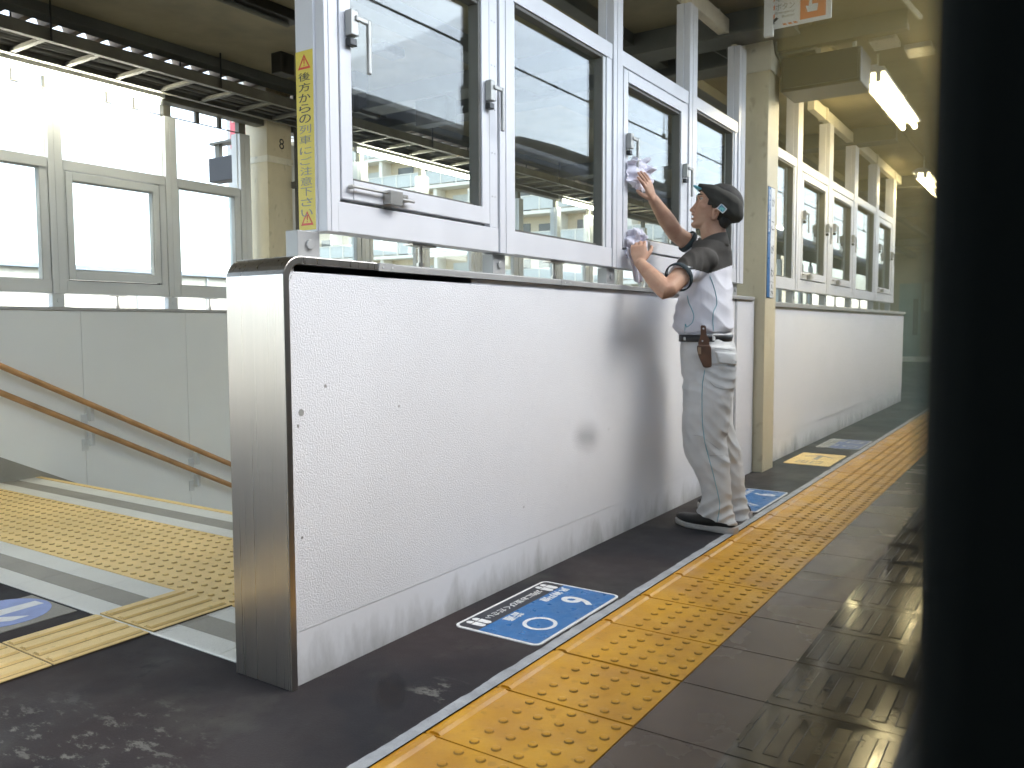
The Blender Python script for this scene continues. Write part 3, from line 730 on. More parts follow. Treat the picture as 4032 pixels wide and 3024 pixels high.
text('lettering', 'A', (-1.6043, Y0+.09, 1.20), (0, 1, 0), (0, 0, 1), .032, .034, M['ink'], t)
text('lettering', '79', (-1.6043, Y0+.082, 1.155), (0, 1, 0), (0, 0, 1), .048, .034, M['ink'], t)
# yellow warning strip on the first post (faces back along the platform)
t = thing('warning_sticker', 'tall yellow warning sticker on the end post of the window screen', 'sticker', (-1.775, 1.637, 1.5))
s0, s1, yy = -1.8055, -1.7385, 1.6372
bx(s0, s1, yy, yy+.0006, 1.232, 1.722).build('yellow_sheet', M['yellow'], t)
chars = '後方からの列車にご注意下さい'
for k, ch in enumerate(chars):
    hh = .0275; z = 1.640-.0285*k
    hgt = .023 if ch not in 'にこごい' else .020
    text('lettering', ch, (s0+.010, yy-.0002, z), (1, 0, 0), (0, 0, 1), .046, hgt, M['ink'] if k < 5 else M['greyink'], t, ext=.0003)
for zc in (1.672, 1.245):
    g = MB(); xc = (s0+s1)/2; w_, h_ = .025, .040
    o = [(xc-w_, zc), (xc+w_, zc), (xc, zc+h_)]; i_ = [(xc-w_*.66, zc+.006), (xc+w_*.66, zc+.006), (xc, zc+h_*.80)]
    for a in range(3):
        b = (a+1) % 3; g.prism([o[a], o[b], i_[b], i_[a]], 'y', yy-.0005, yy-.0001)
    g.prism([(xc-.0018, zc+.014), (xc+.0018, zc+.014), (xc+.0025, zc+.028), (xc-.0025, zc+.028)], 'y', yy-.0005, yy-.0001)
    g.box(xc-.0018, xc+.0018, yy-.0005, yy-.0001, zc+.0085, zc+.0115)
    g.build('warning_triangle', M['red'], t)

# ================================================================ FLOOR STICKERS
def rrect(x0, x1, y0, y1, r, n=5):
    P = []
    for cx, cy, a0 in ((x1-r, y1-r, 0), (x0+r, y1-r, 90), (x0+r, y0+r, 180), (x1-r, y0+r, 270)):
        for k in range(n+1): a = R(a0+90*k/n); P.append((cx+r*math.cos(a), cy+r*math.sin(a)))
    return P
def foot(g, xc, yc, z):
    """one shoe sole, toe towards +x"""
    for (a, b, w0, w1) in ((-.035, -.014, .011, .012), (-.010, .036, .0135, .0125)):
        P = []
        for k in range(10): an = math.pi/2-math.pi*k/9*1.; P.append((xc+b-.012+.012*math.cos(an), yc+w1*math.sin(an)))
        if a < -.02:
            P = [(xc+b, yc+w0), (xc+b, yc-w0)]
            for k in range(8): an = -math.pi/2-math.pi*k/7; P.append((xc+a+.010+.012*math.cos(an), yc+w0*math.sin(an)))
        else: P += [(xc+a, yc-w0), (xc+a, yc+w0)]
        g.prism(P, 'z', z, z+.0004)
def boarding_sticker(label, y0, y1, num, shape, worn=False, text_l=True):
    x0, x1 = -1.600, -1.278; wm = M['oldwhite'] if worn else M['white']
    bm_ = mat('worn_blue_vinyl', (.10, .14, .30), .5, var=.25, vs=30, speck=.5, specs=60) if worn else M['blue']
    t = thing('boarding_sticker', label, 'floor sticker', ((x0+x1)/2, (y0+y1)/2, 0), 'boarding position stickers on the platform floor')
    g = MB(); g.prism(rrect(x0, x1, y0, y1, .028), 'z', -.001, .0030); g.build('white_border', wm, t)
    xb = x0+.093; g = MB(); r = .018
    P = rrect(x0+.010, x1-.010, y0+.010, y1-.010, r)
    blk = [(min(x, xb), y) for x, y in P if x < (x0+x1)/2]; blk = [(xb, y1-.010)]+[p for p in blk]+[(xb, y0+.010)]
    blu = [p for p in P if p[0] > (x0+x1)/2]; h = len(blu)//2
    g.prism(blk, 'z', .0031, .0035); g.build('black_band', M['ink'] if not worn else M['greyink'], t)
    g = MB(); g.prism(sorted([p for p in blu if p[1] > (y0+y1)/2], key=lambda p: -p[0]+p[1]*.0)+[(xb+.0005, y1-.010), (xb+.0005, y0+.010)]+sorted([p for p in blu if p[1] < (y0+y1)/2], key=lambda p: p[0]), 'z', .0031, .0035); g.build('blue_field', bm_, t)
    g = MB()
    for yc in (y0+.052, y0+.084, y1-.052, y1-.084): foot(g, x0+.054, yc, .0036)
    g.build('foot_symbols', wm, t)
    ym = (y0+y1)/2; ex, ey = (0, -1, 0), (1, 0, 0)
    text('lettering', '2列にお並びください', (x0+.040, y1-.112, .0037), ex, ey, y1-y0-.224, .030, wm, t, bold=.01)
    text('lettering', 'JR', (xb+.008, y1-.035, .0037), ex, ey, .042, .036, wm, t, bold=.03)
    text('lettering', '神戸線', (xb+.008, y1-.085, .0037), ex, ey, .118, .038, wm, t, bold=.02)
    text('lettering', num, (xb+.066, y1-.105, .0037), ex, ey, .062*len(num), .125, wm, t, bold=.02)
    if shape == 'ring':
        text('lettering', '普通', (xb+.008, y0+.215, .0037), ex, ey, .085, .040, wm, t, bold=.02)
        g = MB(); cx, cy = x1-.095, y0+.165; n = 40; P = []
        for q, rad in ((0, .056), (1, .043)): P.append([(cx+rad*math.cos(2*math.pi*k/n), cy+rad*1.04*math.sin(2*math.pi*k/n), .0037) for k in range(n)])
        P.append([(a, b, .0031) for a, b, c in P[1]]); P.insert(0, [(a, b, .0031) for a, b, c in P[0]])
        g.grid(P, closed_v=True); g.build('ring_symbol', wm, t)
    else:
        g = MB(); cx, cy = x1-.10, y0+.17; o = [(cx-.05, cy-.062), (cx-.05, cy+.062), (cx+.06, cy)]; i_ = [(cx-.039, cy-.043), (cx-.039, cy+.043), (cx+.036, cy)]
        for a in range(3): b = (a+1) % 3; g.prism([o[a], o[b], i_[b], i_[a]], 'z', .0031, .0038)
        g.build('triangle_symbol', wm, t)
boarding_sticker('nearest blue floor sticker, marked 6 with a white ring', 2.062, 2.622, '6', 'ring')
boarding_sticker('blue floor sticker marked 9, partly hidden behind the worker\'s feet', 4.195, 4.80, '9', 'tri')
boarding_sticker('most distant and faded blue floor sticker, beyond the yellow one', 6.75, 7.33, '12', 'ring', True)
t = thing('alignment_sticker', 'pale yellow floor sticker with a grey arrow between two blue ones', 'floor sticker', (-1.45, 6.12, 0))
g = MB(); g.prism(rrect(-1.602, -1.290, 5.845, 6.40, .02), 'z', -.001, .003); g.build('yellow_sheet', M['paleyel'], t)
g = MB(); xc = -1.445; g.prism([(xc-.018, 6.09), (xc+.018, 6.09), (xc+.018, 6.27), (xc-.018, 6.27)], 'z', .0032, .0036)
g.prism([(xc-.10, 6.23), (xc, 6.31), (xc+.10, 6.23), (xc+.10, 6.20), (xc, 6.275), (xc-.10, 6.20)], 'z', .0038, .0042); g.build('arrow', M['greyink'], t)
text('lettering', '出口', (-1.54, 5.91, .0036), (1, 0, 0), (0, 1, 0), .17, .13, M['greyink'], t)
t = thing('round_floor_sticker', 'pale blue round floor sticker with two white bars, cut by the left edge', 'floor sticker', (-2.95, 1.32, 0))
g = MB(); g.prism([(-2.949+.152*math.cos(R(9*k)), 1.322+.150*math.sin(R(9*k))) for k in range(40)], 'z', -.001, .0036); g.build('blue_disc', M['paleblue'], t)
g = MB(); g.prism([(-2.984, 1.20), (-2.979, 1.449), (-2.927, 1.453), (-2.918, 1.20)], 'z', .0038, .0042)
g.prism([(-2.910, 1.295), (-2.842, 1.362), (-2.838, 1.304), (-2.905, 1.222)], 'z', .0038, .0042); g.build('white_bars', M['white'], t)

# ================================================================ BEYOND
# monitor on the outer side of the far screen
t = thing('hanging_monitor', 'grey monitor on a bracket seen through the far windows against the sky', 'monitor', (-6.3, 4.9, 2.4))
bx(-6.56, -6.05, 4.88, 5.0, 2.285, 2.50).build('case', mat('monitor_grey', (.035, .035, .038), .6), t, bevel=.006)
g = MB(); g.box(-6.53, -6.47, 4.93, 4.97, 2.51, 2.63); g.box(-6.57, -5.66, 4.90, 5.0, 2.625, 2.645); g.build('bracket', M['tray'], t)
# apartment block far behind
def apartments(name_label, ox, oy, rot, W, nfl, fh, z0, seed):
    t = thing('apartment_building', name_label, 'building', (ox, oy, z0)); t.rotation_euler.z = rot
    def bld(mb, nm, m, par=t):
        o = mb.build(nm, m, origin=(0, 0, 0)); o.parent = par; return o
    top = nfl*fh
    bld(MB().box(0, W, 1.6, 14, 0, top+.8), 'wall', M['apt'])
    rnd = random.Random(seed)
    for k in range(nfl):
        z = k*fh
        s_ = MB(); s_.box(2.2, W, .05, 1.59, z-.28, z); bld(s_, 'balcony_slab', M['aptw'])
        r_ = MB(); x = 2.3
        r_.m = 0; r_.box(2.3, W, .12, .16, z+.1, z+1.15); r_.m = 1; r_.box(2.3, W, .08, .2, z+1.16, z+1.22)
        while x < W: r_.box(x, x+.07, .05, .11, z, z+1.2); x += 1.6
        bld(r_, 'balcony_rail', [M['aptg'], M['aptw']])
    for k in range(int(W/6)):
        p_ = MB(); p_.box(3+6*k, 3.35+6*k, .3, 1.59, 0, top); bld(p_, 'party_wall', M['aptw'])
    for k in range(nfl):
        for j in range(int(W/6)):
            x = 4.2+6*j; wv = MB(); wv.box(x, x+1.7, 1.52, 1.598, k*fh+.1, k*fh+2.1); wv.box(x+2.5, x+3.8, 1.52, 1.598, k*fh+.9, k*fh+2.0)
            bld(wv, 'window', M['aptd'] if rnd.random() < .35 else M['aptg'])
    g = MB(); g.box(0, 2.2, 1.3, 1.595, 0, top+.8); bld(g, 'stair_tower', mat('tower_grey', (.55, .55, .52), .7)); return t
ap = apartments('cream apartment block with white balcony slabs seen through the windows', -72.5, 55, R(2.5), 54, 12, 2.9, -7.2, 5)
g = MB(); g.box(1.8, 5.5, .2, 1.25, 26.2, 29.6); o = g.build('roof_sign', mat('pink_sign', (.62, .12, .14), .5), origin=(0, 0, 0)); o.parent = ap
# station wall at the end of the platform
t = thing('station_building', 'beige station room closing the view at the end of the platform', 'building', (-3, 24, 0))
bx(-4.4, -.2, 24, 30, 0, 2.92).build('wall', mat('room_wall', (.40, .34, .22), .7, var=.08, vs=1.5), t)
bx(-4.4, -.2, 23.97, 23.999, 0, .14).build('base_strip', M['cream_l'], t)
g = MB(); g.box(-3.62, -3.10, 23.96, 23.998, .14, 2.05); g.m = 1; g.box(-3.28, -3.16, 23.95, 23.959, .7, 1.65); g.build('door', [mat('green_door', (.26, .32, .27), .5), M['gasket']], t)
bx(-2.40, -1.55, 23.94, 23.998, 1.05, 2.25).build('window', M['aptd'], t)
t = thing('paper_notice', 'pale notice sheet with tiny writing on the distant station wall', 'notice', (-3.0, 23.95, 1.6))
bx(-3.03, -2.60, 23.955, 23.997, 1.33, 2.05).build('sheet', mat('paper', (.62, .60, .42), .7), t)
g = MB(); random.seed(5)
for k in range(11):
    x = -2.99
    while x < -2.66: d = random.uniform(.02, .06); g.box(x, x+d, 23.9535, 23.9545, 1.98-.055*k, 1.998-.055*k); x += d+.015
g.build('printed_lines', M['greyink'], t)
# notice board on the far side, seen under the screen
t = thing('route_map_board', 'pale blue map board seen under the window screen rail', 'notice board', (-5.38, 6.6, 1.0))
bx(-5.46, -5.44, 6.45, 7.1, .9, 1.35).build('board', mat('map_blue', (.52, .62, .72), .4, var=.25, vs=14), t)

# ================================================================ THE TRAIN THE PHOTO IS TAKEN FROM
t = thing('train', 'dark sill, pillar and roof of the train whose window frames the view', 'train', (1.3, 0, -1.1))
xo = -.075
def section(z0, z1, y0, y1): return bx(xo, xo+.05, y0, y1, z0, z1)
b = MB(); b.box(xo, xo+.05, -12, 34, -1.0, .70); b.box(xo, xo+.05, -12, 34, 1.50, 2.15); b.box(xo, xo+.05, -12, -.9, .701, 1.499); b.box(xo, xo+.05, .64, 34, .701, 1.499)
b.build('side_wall', M['train'], t)
# window pillar with moulded lining, close to the lens and out of focus
MB().prism([(-.0125, .10), (-.0362, .30), (-.0655, .562), (-.0735, .64), (-.02, .66), (.35, .66), (.35, .10)], 'z', .55, 1.62).build('window_pillar', M['lining'], t, bevel=.004)
MB().prism([(-.0372, .305), (-.0668, .560), (-.062, .560), (-.034, .305)], 'z', .85, 1.49).build('veil_strip', M['veil'], t)  # added strip, not seen directly; its reflection lays a coloured haze on the pane
bx(-.0655, .06, -.9, .56, .55, .70).build('window_sill', M['lining'], t, bevel=.01)
bx(-.066, -.062, -.88, .558, .701, 1.499).build('window_glass', M['tglass'], t)
rp = []
for x, z in ((xo, 2.15), (-.06, 2.22), (0, 2.31), (.12, 2.39), (.35, 2.46), (.7, 2.51), (1.3, 2.54), (1.9, 2.51), (2.25, 2.46), (2.5, 2.38), (2.66, 2.22), (2.675, 2.15)): rp.append((x, z))
MB().prism(rp+[(2.63, 2.1), (xo+.05, 2.1)], 'y', -12, 34).build('roof', M['roof'], t)
ac = [(5.6, 2.45), (5.9, 2.57), (6.3, 2.65), (6.9, 2.68), (10.2, 2.68), (10.6, 2.65), (10.85, 2.45)]
MB().prism(ac, 'x', .55, 2.05).build('roof_unit', M['roof'], t, bevel=.04)
b = MB(); b.box(2.62, 2.675, -12, 34, -1.0, 2.15); b.box(xo+.05, 2.62, -12, 34, -1.0, -.02); b.box(xo+.05, 2.62, -12, -11.9, 0, 2.2); b.build('far_side', M['lining'], t)
for (yy, zz, rad, mm) in ((.1134, .9428, .0015, M['gasket']), (.0676, .9190, .0010, mat('rusty_speck', (.30, .17, .09), .8))):
    g = MB(); g.tube([(-.0614, yy, zz), (-.0612, yy, zz)], rad, 10); g.build('dirt_speck', mm, t)
# overhead wires
t = thing('overhead_wires', 'thin dark overhead line wire with droppers, reflected in the window panes', 'overhead wire', (1.6, 6, 4))
b = MB(); b.tube([(1.6, y, 3.78) for y in (-20, 10, 60)], .012, 6); b.build('contact_wire', M['wire'], t)
b = MB(); b.tube([(1.6, y, 4.65+.002*(y-8)**2) for y in range(-16, 36, 2)], .010, 6); b.build('messenger_wire', M['wire'], t)
for k in range(9):
    y = -8.2+5*k; b = MB()
    for d in (-.02, .02): b.tube([(1.6, y+d, 3.79), (1.6, y+d*.6, 4.66)], .004, 5)
    b.box(1.585, 1.615, y-.03, y+.03, 3.76, 3.83); b.build('dropper', M['wire'], t)

# ================================================================ THE WORKER
import numpy as np
from mathutils.bvhtree import BVHTree
M['skin'] = mat('skin', (.54, .33, .22), .62, var=.08, vs=18., bump=.0004, bs=300, col2=(.48, .26, .17))
M['cloth_w'] = mat('white_polo_cloth', (.80, .80, .86), .8, var=.02, vs=8., bump=.0006, bs=400)
M['cloth_d'] = mat('charcoal_polo_cloth', (.045, .040, .034), .85, var=.1, vs=8., bump=.0006, bs=400)
M['trs'] = mat('light_grey_trouser_cloth', (.68, .685, .67), .8, var=.04, vs=6., bump=.0005, bs=350)
M['cap'] = mat('dark_cap_cloth', (.035, .033, .026), .85, var=.15, vs=14., bump=.0005, bs=350)
M['teal'] = mat('teal_piping', (.10, .38, .46), .6)
M['navy'] = mat('dark_teal_rib', (.02, .035, .042), .8)
M['leather'] = mat('brown_leather', (.13, .06, .03), .45, var=.2, vs=18.)
M['hair'] = mat('dark_hair', (.030, .027, .023), .75, var=.3, vs=60., bump=.002, bs=260, stretch=(1, 1, .3))
M['shoe'] = mat('black_shoe', (.022, .022, .022), .55, var=.1, vs=30.)
M['sole'] = mat('white_sole', (.58, .56, .53), .6, var=.08, vs=30.)
M['towel'] = mat('white_towel', (.80, .78, .86), .9, var=.05, vs=25., bump=.002, bs=200)

def loft(secs, n=28, p=2.0, cap=True):
    """secs: (centre, axis_a, ra, axis_b, rb) rings"""
    m = MB(); vs = []
    for c, a, ra, b, rb in secs:
        c, a, b = Vector(c), Vector(a).normalized(), Vector(b).normalized()
        for k in range(n):
            t = 2*math.pi*k/n; ct, st = math.cos(t), math.sin(t)
            vs.append(c+a*(ra*math.copysign(abs(ct)**(2/p), ct))+b*(rb*math.copysign(abs(st)**(2/p), st)))
    fs = [(i*n+k, i*n+(k+1) % n, (i+1)*n+(k+1) % n, (i+1)*n+k) for i in range(len(secs)-1) for k in range(n)]
    if cap: fs += [tuple(range(n-1, -1, -1)), tuple((len(secs)-1)*n+k for k in range(n))]
    m.add(vs, fs); return m
def ell(c, r, ax=None, n=14):
    ax = ax or (Vector((1, 0, 0)), Vector((0, 1, 0)), Vector((0, 0, 1))); secs = []
    for i in range(n+1):
        t = -math.pi/2+math.pi*i/n; q = max(math.cos(t), .02)
        secs.append((Vector(c)+ax[2]*(r[2]*math.sin(t)), ax[0], r[0]*q, ax[1], r[1]*q))
    return loft(secs, 16)
def capsule(pts, rs, n=12):
    pts = [Vector(p) for p in pts]; m = MB()
    d0 = (pts[0]-pts[1]).normalized()*rs[0]*.6; d1 = (pts[-1]-pts[-2]).normalized()*rs[-1]*.7
    path = [pts[0]+d0]+pts+[pts[-1]+d1*.7, pts[-1]+d1]; rr_ = [rs[0]*.6]+list(rs)+[rs[-1]*.7, rs[-1]*.25]
    # resample for a smooth taper
    P, Q = [], []
    for i in range(len(path)-1):
        for k in range(3): P.append(path[i].lerp(path[i+1], k/3)); Q.append(rr_[i]+(rr_[i+1]-rr_[i])*k/3)
    P.append(path[-1]); Q.append(rr_[-1]); m.tube(P, Q, n); return m
def merge(*ms):
    o = MB()
    for m in ms: o.add(m.v, m.f)
    return o
def remesh(mb, vox, smooth_it=3):
    o = mb.build('tmp', M['skin'], origin=(0, 0, 0)); r = o.modifiers.new('r', 'REMESH'); r.mode = 'VOXEL'; r.voxel_size = vox
    s = o.modifiers.new('s', 'SMOOTH'); s.factor = .5; s.iterations = smooth_it
    bpy.context.view_layer.update()
    me = bpy.data.meshes.new_from_object(o.evaluated_get(bpy.context.evaluated_depsgraph_get()))
    bpy.data.objects.remove(o); return me
def displace(me, fn):
    me.update(); nr = [v.normal.copy() for v in me.vertices]
    for v, n in zip(me.vertices, nr):
        d = fn(v.co, n)
        v.co += n*d if not isinstance(d, Vector) else d
    me.update()
def finish(me, name, mats, parent, pick=None):
    me.materials.clear()
    for m in mats: me.materials.append(m)
    if pick:
        for p in me.polygons: p.material_index = pick(p.center, p.normal)
    me.polygons.foreach_set('use_smooth', [True]*len(me.polygons))
    n = len(me.vertices); co = np.empty(n*3); me.vertices.foreach_get('co', co); co = co.reshape(-1, 3)
    c = (co.min(0)+co.max(0))/2; me.vertices.foreach_set('co', (co-c).ravel()); me.update()
    me.name = name; o = bpy.data.objects.new(name, me); C.objects.link(o); put(o, Vector(c), parent); return o
def tree(me, off=Vector((0, 0, 0))):
    return BVHTree.FromPolygons([v.co+off for v in me.vertices], [tuple(p.vertices) for p in me.polygons])
CL = Vector((0, 0, H))
def ray(x, y): return (fw+r2*((x-2016)/3261.685)-u2*((y-1512)/3261.685)).normalized()
def hit(bv, x, y, off=0.):
    h = bv.ray_cast(CL, ray(x, y))
    if h[0] is None: return None
    n = h[1] if h[1].dot(ray(x, y)) < 0 else -h[1]
    return h[0]+n*off
def seam(bv, pts, r, name, m, parent, off=.001):
    P = []
    for (a, b), (c, d) in zip(pts[:-1], pts[1:]):
        for k in range(6): P.append((a+(c-a)*k/6, b+(d-b)*k/6))
    P.append(pts[-1]); Q = [hit(bv, *p, off=off) for p in P]; Q = [q for q in Q if q]
    # keep the run smooth
    Q = [Q[0]]+[(Q[i-1]+Q[i]*2+Q[i+1])/4 for i in range(1, len(Q)-1)]+[Q[-1]]
    return MB().tube(Q, r, 6).build(name, m, parent, smooth=True)
def patch(bv, quad, name, m, parent, off=.003, th=.004, nu=6, nv=6, flat=None):
    """a flap of cloth or leather lying on the body: quad = four pixel corners (tl, tr, br, bl)"""
    G_ = []; base = None
    for i in range(49):
        u, v = (i//7)/6, (i % 7)/6
        base = base or hit(bv, (quad[0][0]*(1-u)+quad[1][0]*u)*(1-v)+(quad[3][0]*(1-u)+quad[2][0]*u)*v, (quad[0][1]*(1-u)+quad[1][1]*u)*(1-v)+(quad[3][1]*(1-u)+quad[2][1]*u)*v, off)
    if base is None: print('patch missed', name); return None
    for i in range(nu+1):
        row = []
        for j in range(nv+1):
            u, v = j/nv, i/nu
            x = (quad[0][0]*(1-u)+quad[1][0]*u)*(1-v)+(quad[3][0]*(1-u)+quad[2][0]*u)*v
            y = (quad[0][1]*(1-u)+quad[1][1]*u)*(1-v)+(quad[3][1]*(1-u)+quad[2][1]*u)*v
            q = hit(bv, x, y, off) or base
            base = q; row.append(q)
        G_.append(row)
    m_ = MB(); m_.grid(G_)
    o = m_.build(name, m, parent, smooth=True); s = o.modifiers.new('t', 'SOLIDIFY'); s.thickness = th; s.offset = 0
    return o

pr = thing('person', 'worker in dark cap, black and white polo and pale trousers wiping the window screen', 'person', (-1.38, 3.85, 0))
X3, Y3, Z3 = Vector((1, 0, 0)), Vector((0, 1, 0)), Vector((0, 0, 1))
# ---- head frame: q forward (profile direction), s towards the camera side
HC = Vector((-1.38, 3.83, 0)); qd = Vector((-.94, -.342, 0)).normalized(); sdv = Vector((.342, -.94, 0)).normalized()
def hp(q, s, z): return HC+qd*q+sdv*s+Z3*z
hax = (qd, sdv, Z3)
tq = R(-14)   # head tilted back
qa, za = (qd*math.cos(tq)-Z3*math.sin(tq)), (qd*math.sin(tq)+Z3*math.cos(tq))
tax = (qa, sdv, za)
face = []
for z, qf, wd in ((1.424, .098, .018), (1.432, .112, .030), (1.445, .117, .040), (1.458, .107, .047), (1.472, .106, .052), (1.487, .105, .056), (1.50, .098, .060), (1.52, .092, .064), (1.54, .084, .066), (1.553, .076, .067), (1.568, .084, .067), (1.585, .080, .066), (1.596, .066, .058)):
    face.append((hp(qf/2-.02, 0, z-.25*(qf-.09)), qd, qf/2+.02, sdv, wd))
head = merge(ell(hp(-.016, 0, 1.528), (.092, .071, .088), tax), loft(face, 24, 2.3),
             ell(hp(.045, 0, 1.455), (.05, .05, .035), tax),
             ell(hp(.112, 0, 1.508), (.0135, .0115, .010), tax), capsule([hp(.085, 0, 1.552), hp(.098, 0, 1.53), hp(.111, 0, 1.512)], [.007, .0085, .0105], 10),
             ell(hp(.103, .009, 1.504), (.010, .008, .007)), ell(hp(.103, -.009, 1.504), (.010, .008, .007)),
             ell(hp(.106, 0, 1.4875), (.012, .022, .0058), tax), ell(hp(.106, 0, 1.467), (.012, .020, .006), tax),
             ell(hp(.102, 0, 1.440), (.017, .020, .013), tax),
             ell(hp(.080, .030, 1.566), (.012, .026, .006), tax), ell(hp(.080, -.030, 1.566), (.012, .026, .006), tax),
             ell(hp(.060, .045, 1.515), (.022, .018, .018), tax), ell(hp(.060, -.045, 1.515), (.022, .018, .018), tax))
for s in (1, -1):
    head = merge(head, ell(hp(.010, s*.070, 1.475), (.010, .008, .024), tax), capsule([hp(.019, s*.072, 1.454), hp(.016, s*.077, 1.468), hp(.014, s*.080, 1.494), hp(-.001, s*.084, 1.500), hp(-.008, s*.082, 1.488), hp(-.003, s*.078, 1.470), hp(.010, s*.074, 1.453)], [.0062]*7, 8))
neck = loft([(hp(.020, 0, 1.46), qd, .058, sdv, .056), (hp(.018, 0, 1.42), qd, .060, sdv, .057), (hp(.010, 0, 1.38), qd, .060, sdv, .060), (hp(.0, 0, 1.33), qd, .056, sdv, .065), (hp(.0, 0, 1.29), qd, .045, sdv, .06)], 24)
# ---- arms and hands
nS, nE, nW = Vector((-1.405, 3.655, 1.265)), Vector((-1.450, 3.405, 1.112)), Vector((-1.605, 3.468, 1.245))
fS, fE, fW = Vector((-1.46, 3.99, 1.285)), Vector((-1.592, 3.845, 1.412)), Vector((-1.632, 3.665, 1.560))
def arm(S, E, W):
    a = S.lerp(E, .5); b = E.lerp(W, .35); c = E.lerp(W, .75)
    return capsule([S, a, S.lerp(E, .85), E, b, c, W], [.050, .047, .041, .040, .041, .031, .025], 16)
def hand(W, up, ac, no, curl, sc=1.0, thumb=1):
    """W wrist, up = wrist to knuckles, ac = across towards the thumb, no = out of the back of the hand"""
    up, ac, no = up.normalized(), ac.normalized(), no.normalized(); ms = []
    P = lambda u, a, n: W+up*(u*sc)+ac*(a*sc)+no*(n*sc)
    secs = [(P(-.01, 0, 0), ac, .027*sc, no, .020*sc), (P(.02, 0, 0), ac, .034*sc, no, .017*sc), (P(.055, 0, .002), ac, .041*sc, no, .015*sc), (P(.085, 0, .002), ac, .041*sc, no, .012*sc), (P(.093, 0, 0), ac, .036*sc, no, .008*sc)]
    ms.append(loft(secs, 20, 2.4))
    L = [(.030, .074, .9), (.010, .081, 1.0), (-.011, .075, .97), (-.031, .058, 1.08)]
    for k, (a, ln, cf) in enumerate(L):
        c = curl*cf; p = P(.086-.004*abs(k-1), a, 0); pts = [p]; ang = .15*c
        d = up
        for j, fr in enumerate((.46, .31, .23)):
            ang += c*(.55, .75, .5)[j]; d = (up*math.cos(ang)-no*math.sin(ang)+ac*(.10*(1.4-k)*(1-min(1, c)))).normalized()
            p = p+d*(ln*fr*sc); pts.append(p)
        ms.append(capsule(pts, [.0098*sc, .0088*sc, .0080*sc, .0068*sc], 10))
    t0 = P(.022, .026, -.006); t1 = P(.050, .050, -.014); t2 = P(.072, .060, -.024-.012*curl); t3 = P(.092, .060, -.034-.018*curl)
    ms.append(capsule([t0, t1, t2, t3], [.014*sc, .0115*sc, .0098*sc, .008*sc], 10))
    return merge(*ms)
fup = Vector((-.06, -.70, .80))
fh = hand(fW, fup, Vector((.0, -.78, -.62)), Vector((1, -.25, .0)), .22, .92)
nup = Vector((-.20, .22, .95))
nh = hand(nW, nup, Vector((.90, .36, .10)), Vector((.34, -.93, .12)), .95, .92)
me = remesh(merge(head, neck, arm(nS, nE, nW), arm(fS, fE, fW), fh, nh), .0034, 3)
body = finish(me, 'body', [M['skin']], pr)
bvb = tree(me, wloc(body))
# eye and brow, mouth shadow line, hair
g = ell(hp(.066, .036, 1.557), (.011, .013, .0065)); h2 = ell(hp(.066, -.036, 1.557), (.011, .013, .0075)); merge(g, h2).build('eyes', mat('eye_white', (.5, .46, .42), .3), pr, smooth=True)
merge(ell(hp(.0755, .036, 1.557), (.0035, .006, .006)), ell(hp(.0755, -.036, 1.557), (.0035, .006, .006))).build('irises', M['black'], pr, smooth=True)
merge(*[capsule([hp(.088, s*.014, 1.572), hp(.084, s*.034, 1.578), hp(.066, s*.053, 1.573)], [.0028, .0032, .002], 8) for s in (1, -1)]).build('eyebrows', M['hair'], pr, smooth=True)
hb = ell(hp(-.020, 0, 1.528), (.098, .0745, .094), tax, 30)
hm = MB()
keep = []
for f_ in hb.f:
    c = sum((Vector(hb.v[i]) for i in f_), Vector())/len(f_); d = c-HC; q, s_, z = d.dot(qd), d.dot(sdv), d.z
    if q < -.012 or (q < .048 and z > 1.500+max(0, q)*.55): keep.append(f_)
hm.add(hb.v, keep); hair = hm.build('hair', M['hair'], pr, smooth=True)
sol = hair.modifiers.new('t', 'SOLIDIFY'); sol.thickness = .006; sol.offset = 1
merge(ell(hp(-.034, .020, 1.452), (.032, .046, .038), tax), ell(hp(-.034, -.020, 1.452), (.032, .046, .038), tax)).build('nape_hair', M['hair'], pr, smooth=True)
# ---- flat cap, full at the back
cs_ = [(.0907, 1.612, 1.600, .022), (.087, 1.624, 1.597, .042), (.074, 1.630, 1.588, .060), (.045, 1.628, 1.538, .077), (.012, 1.621, 1.488, .086), (-.028, 1.604, 1.450, .091), (-.068, 1.584, 1.440, .089), (-.100, 1.563, 1.444, .077), (-.117, 1.547, 1.453, .055), (-.1245, 1.515, 1.470, .028)]
secs = [(hp(q, 0, (a_+b_)/2), sdv, w_, Z3+qd*.12, (a_-b_)/2) for q, a_, b_, w_ in cs_]
cme = remesh(loft(secs, 36, 3.2), .0042, 6)
def cap_d(p, n):
    q = (p-HC).dot(qd); s_ = (p-HC).dot(sdv)
    return -.0022*abs(math.sin(p.z*45-q*40+2*noise.noise(p*9)))+.005*noise.noise(p*13)-(.003 if abs(s_) < .003 and n.z > .3 else 0)
displace(cme, cap_d)
capo = finish(cme, 'cap', [M['cap']], pr); capbv = tree(cme, wloc(capo))
bm_ = MB(); row0, row1 = [], []
for k in range(13):
    a = R(-60+120*k/12); ca, sa = math.cos(a), math.sin(a)
    row0.append(hp(.040+.046*ca, .066*sa, 1.600-.016*(1-ca))); row1.append(hp(.048+.062*ca, .070*sa, 1.622-.045*(1-ca)))
bm_.grid([row0, row1]); br = bm_.build('cap_peak', mat('teal_peak', (.10, .40, .50), .6), capo, smooth=True)
sol = br.modifiers.new('t', 'SOLIDIFY'); sol.thickness = .005
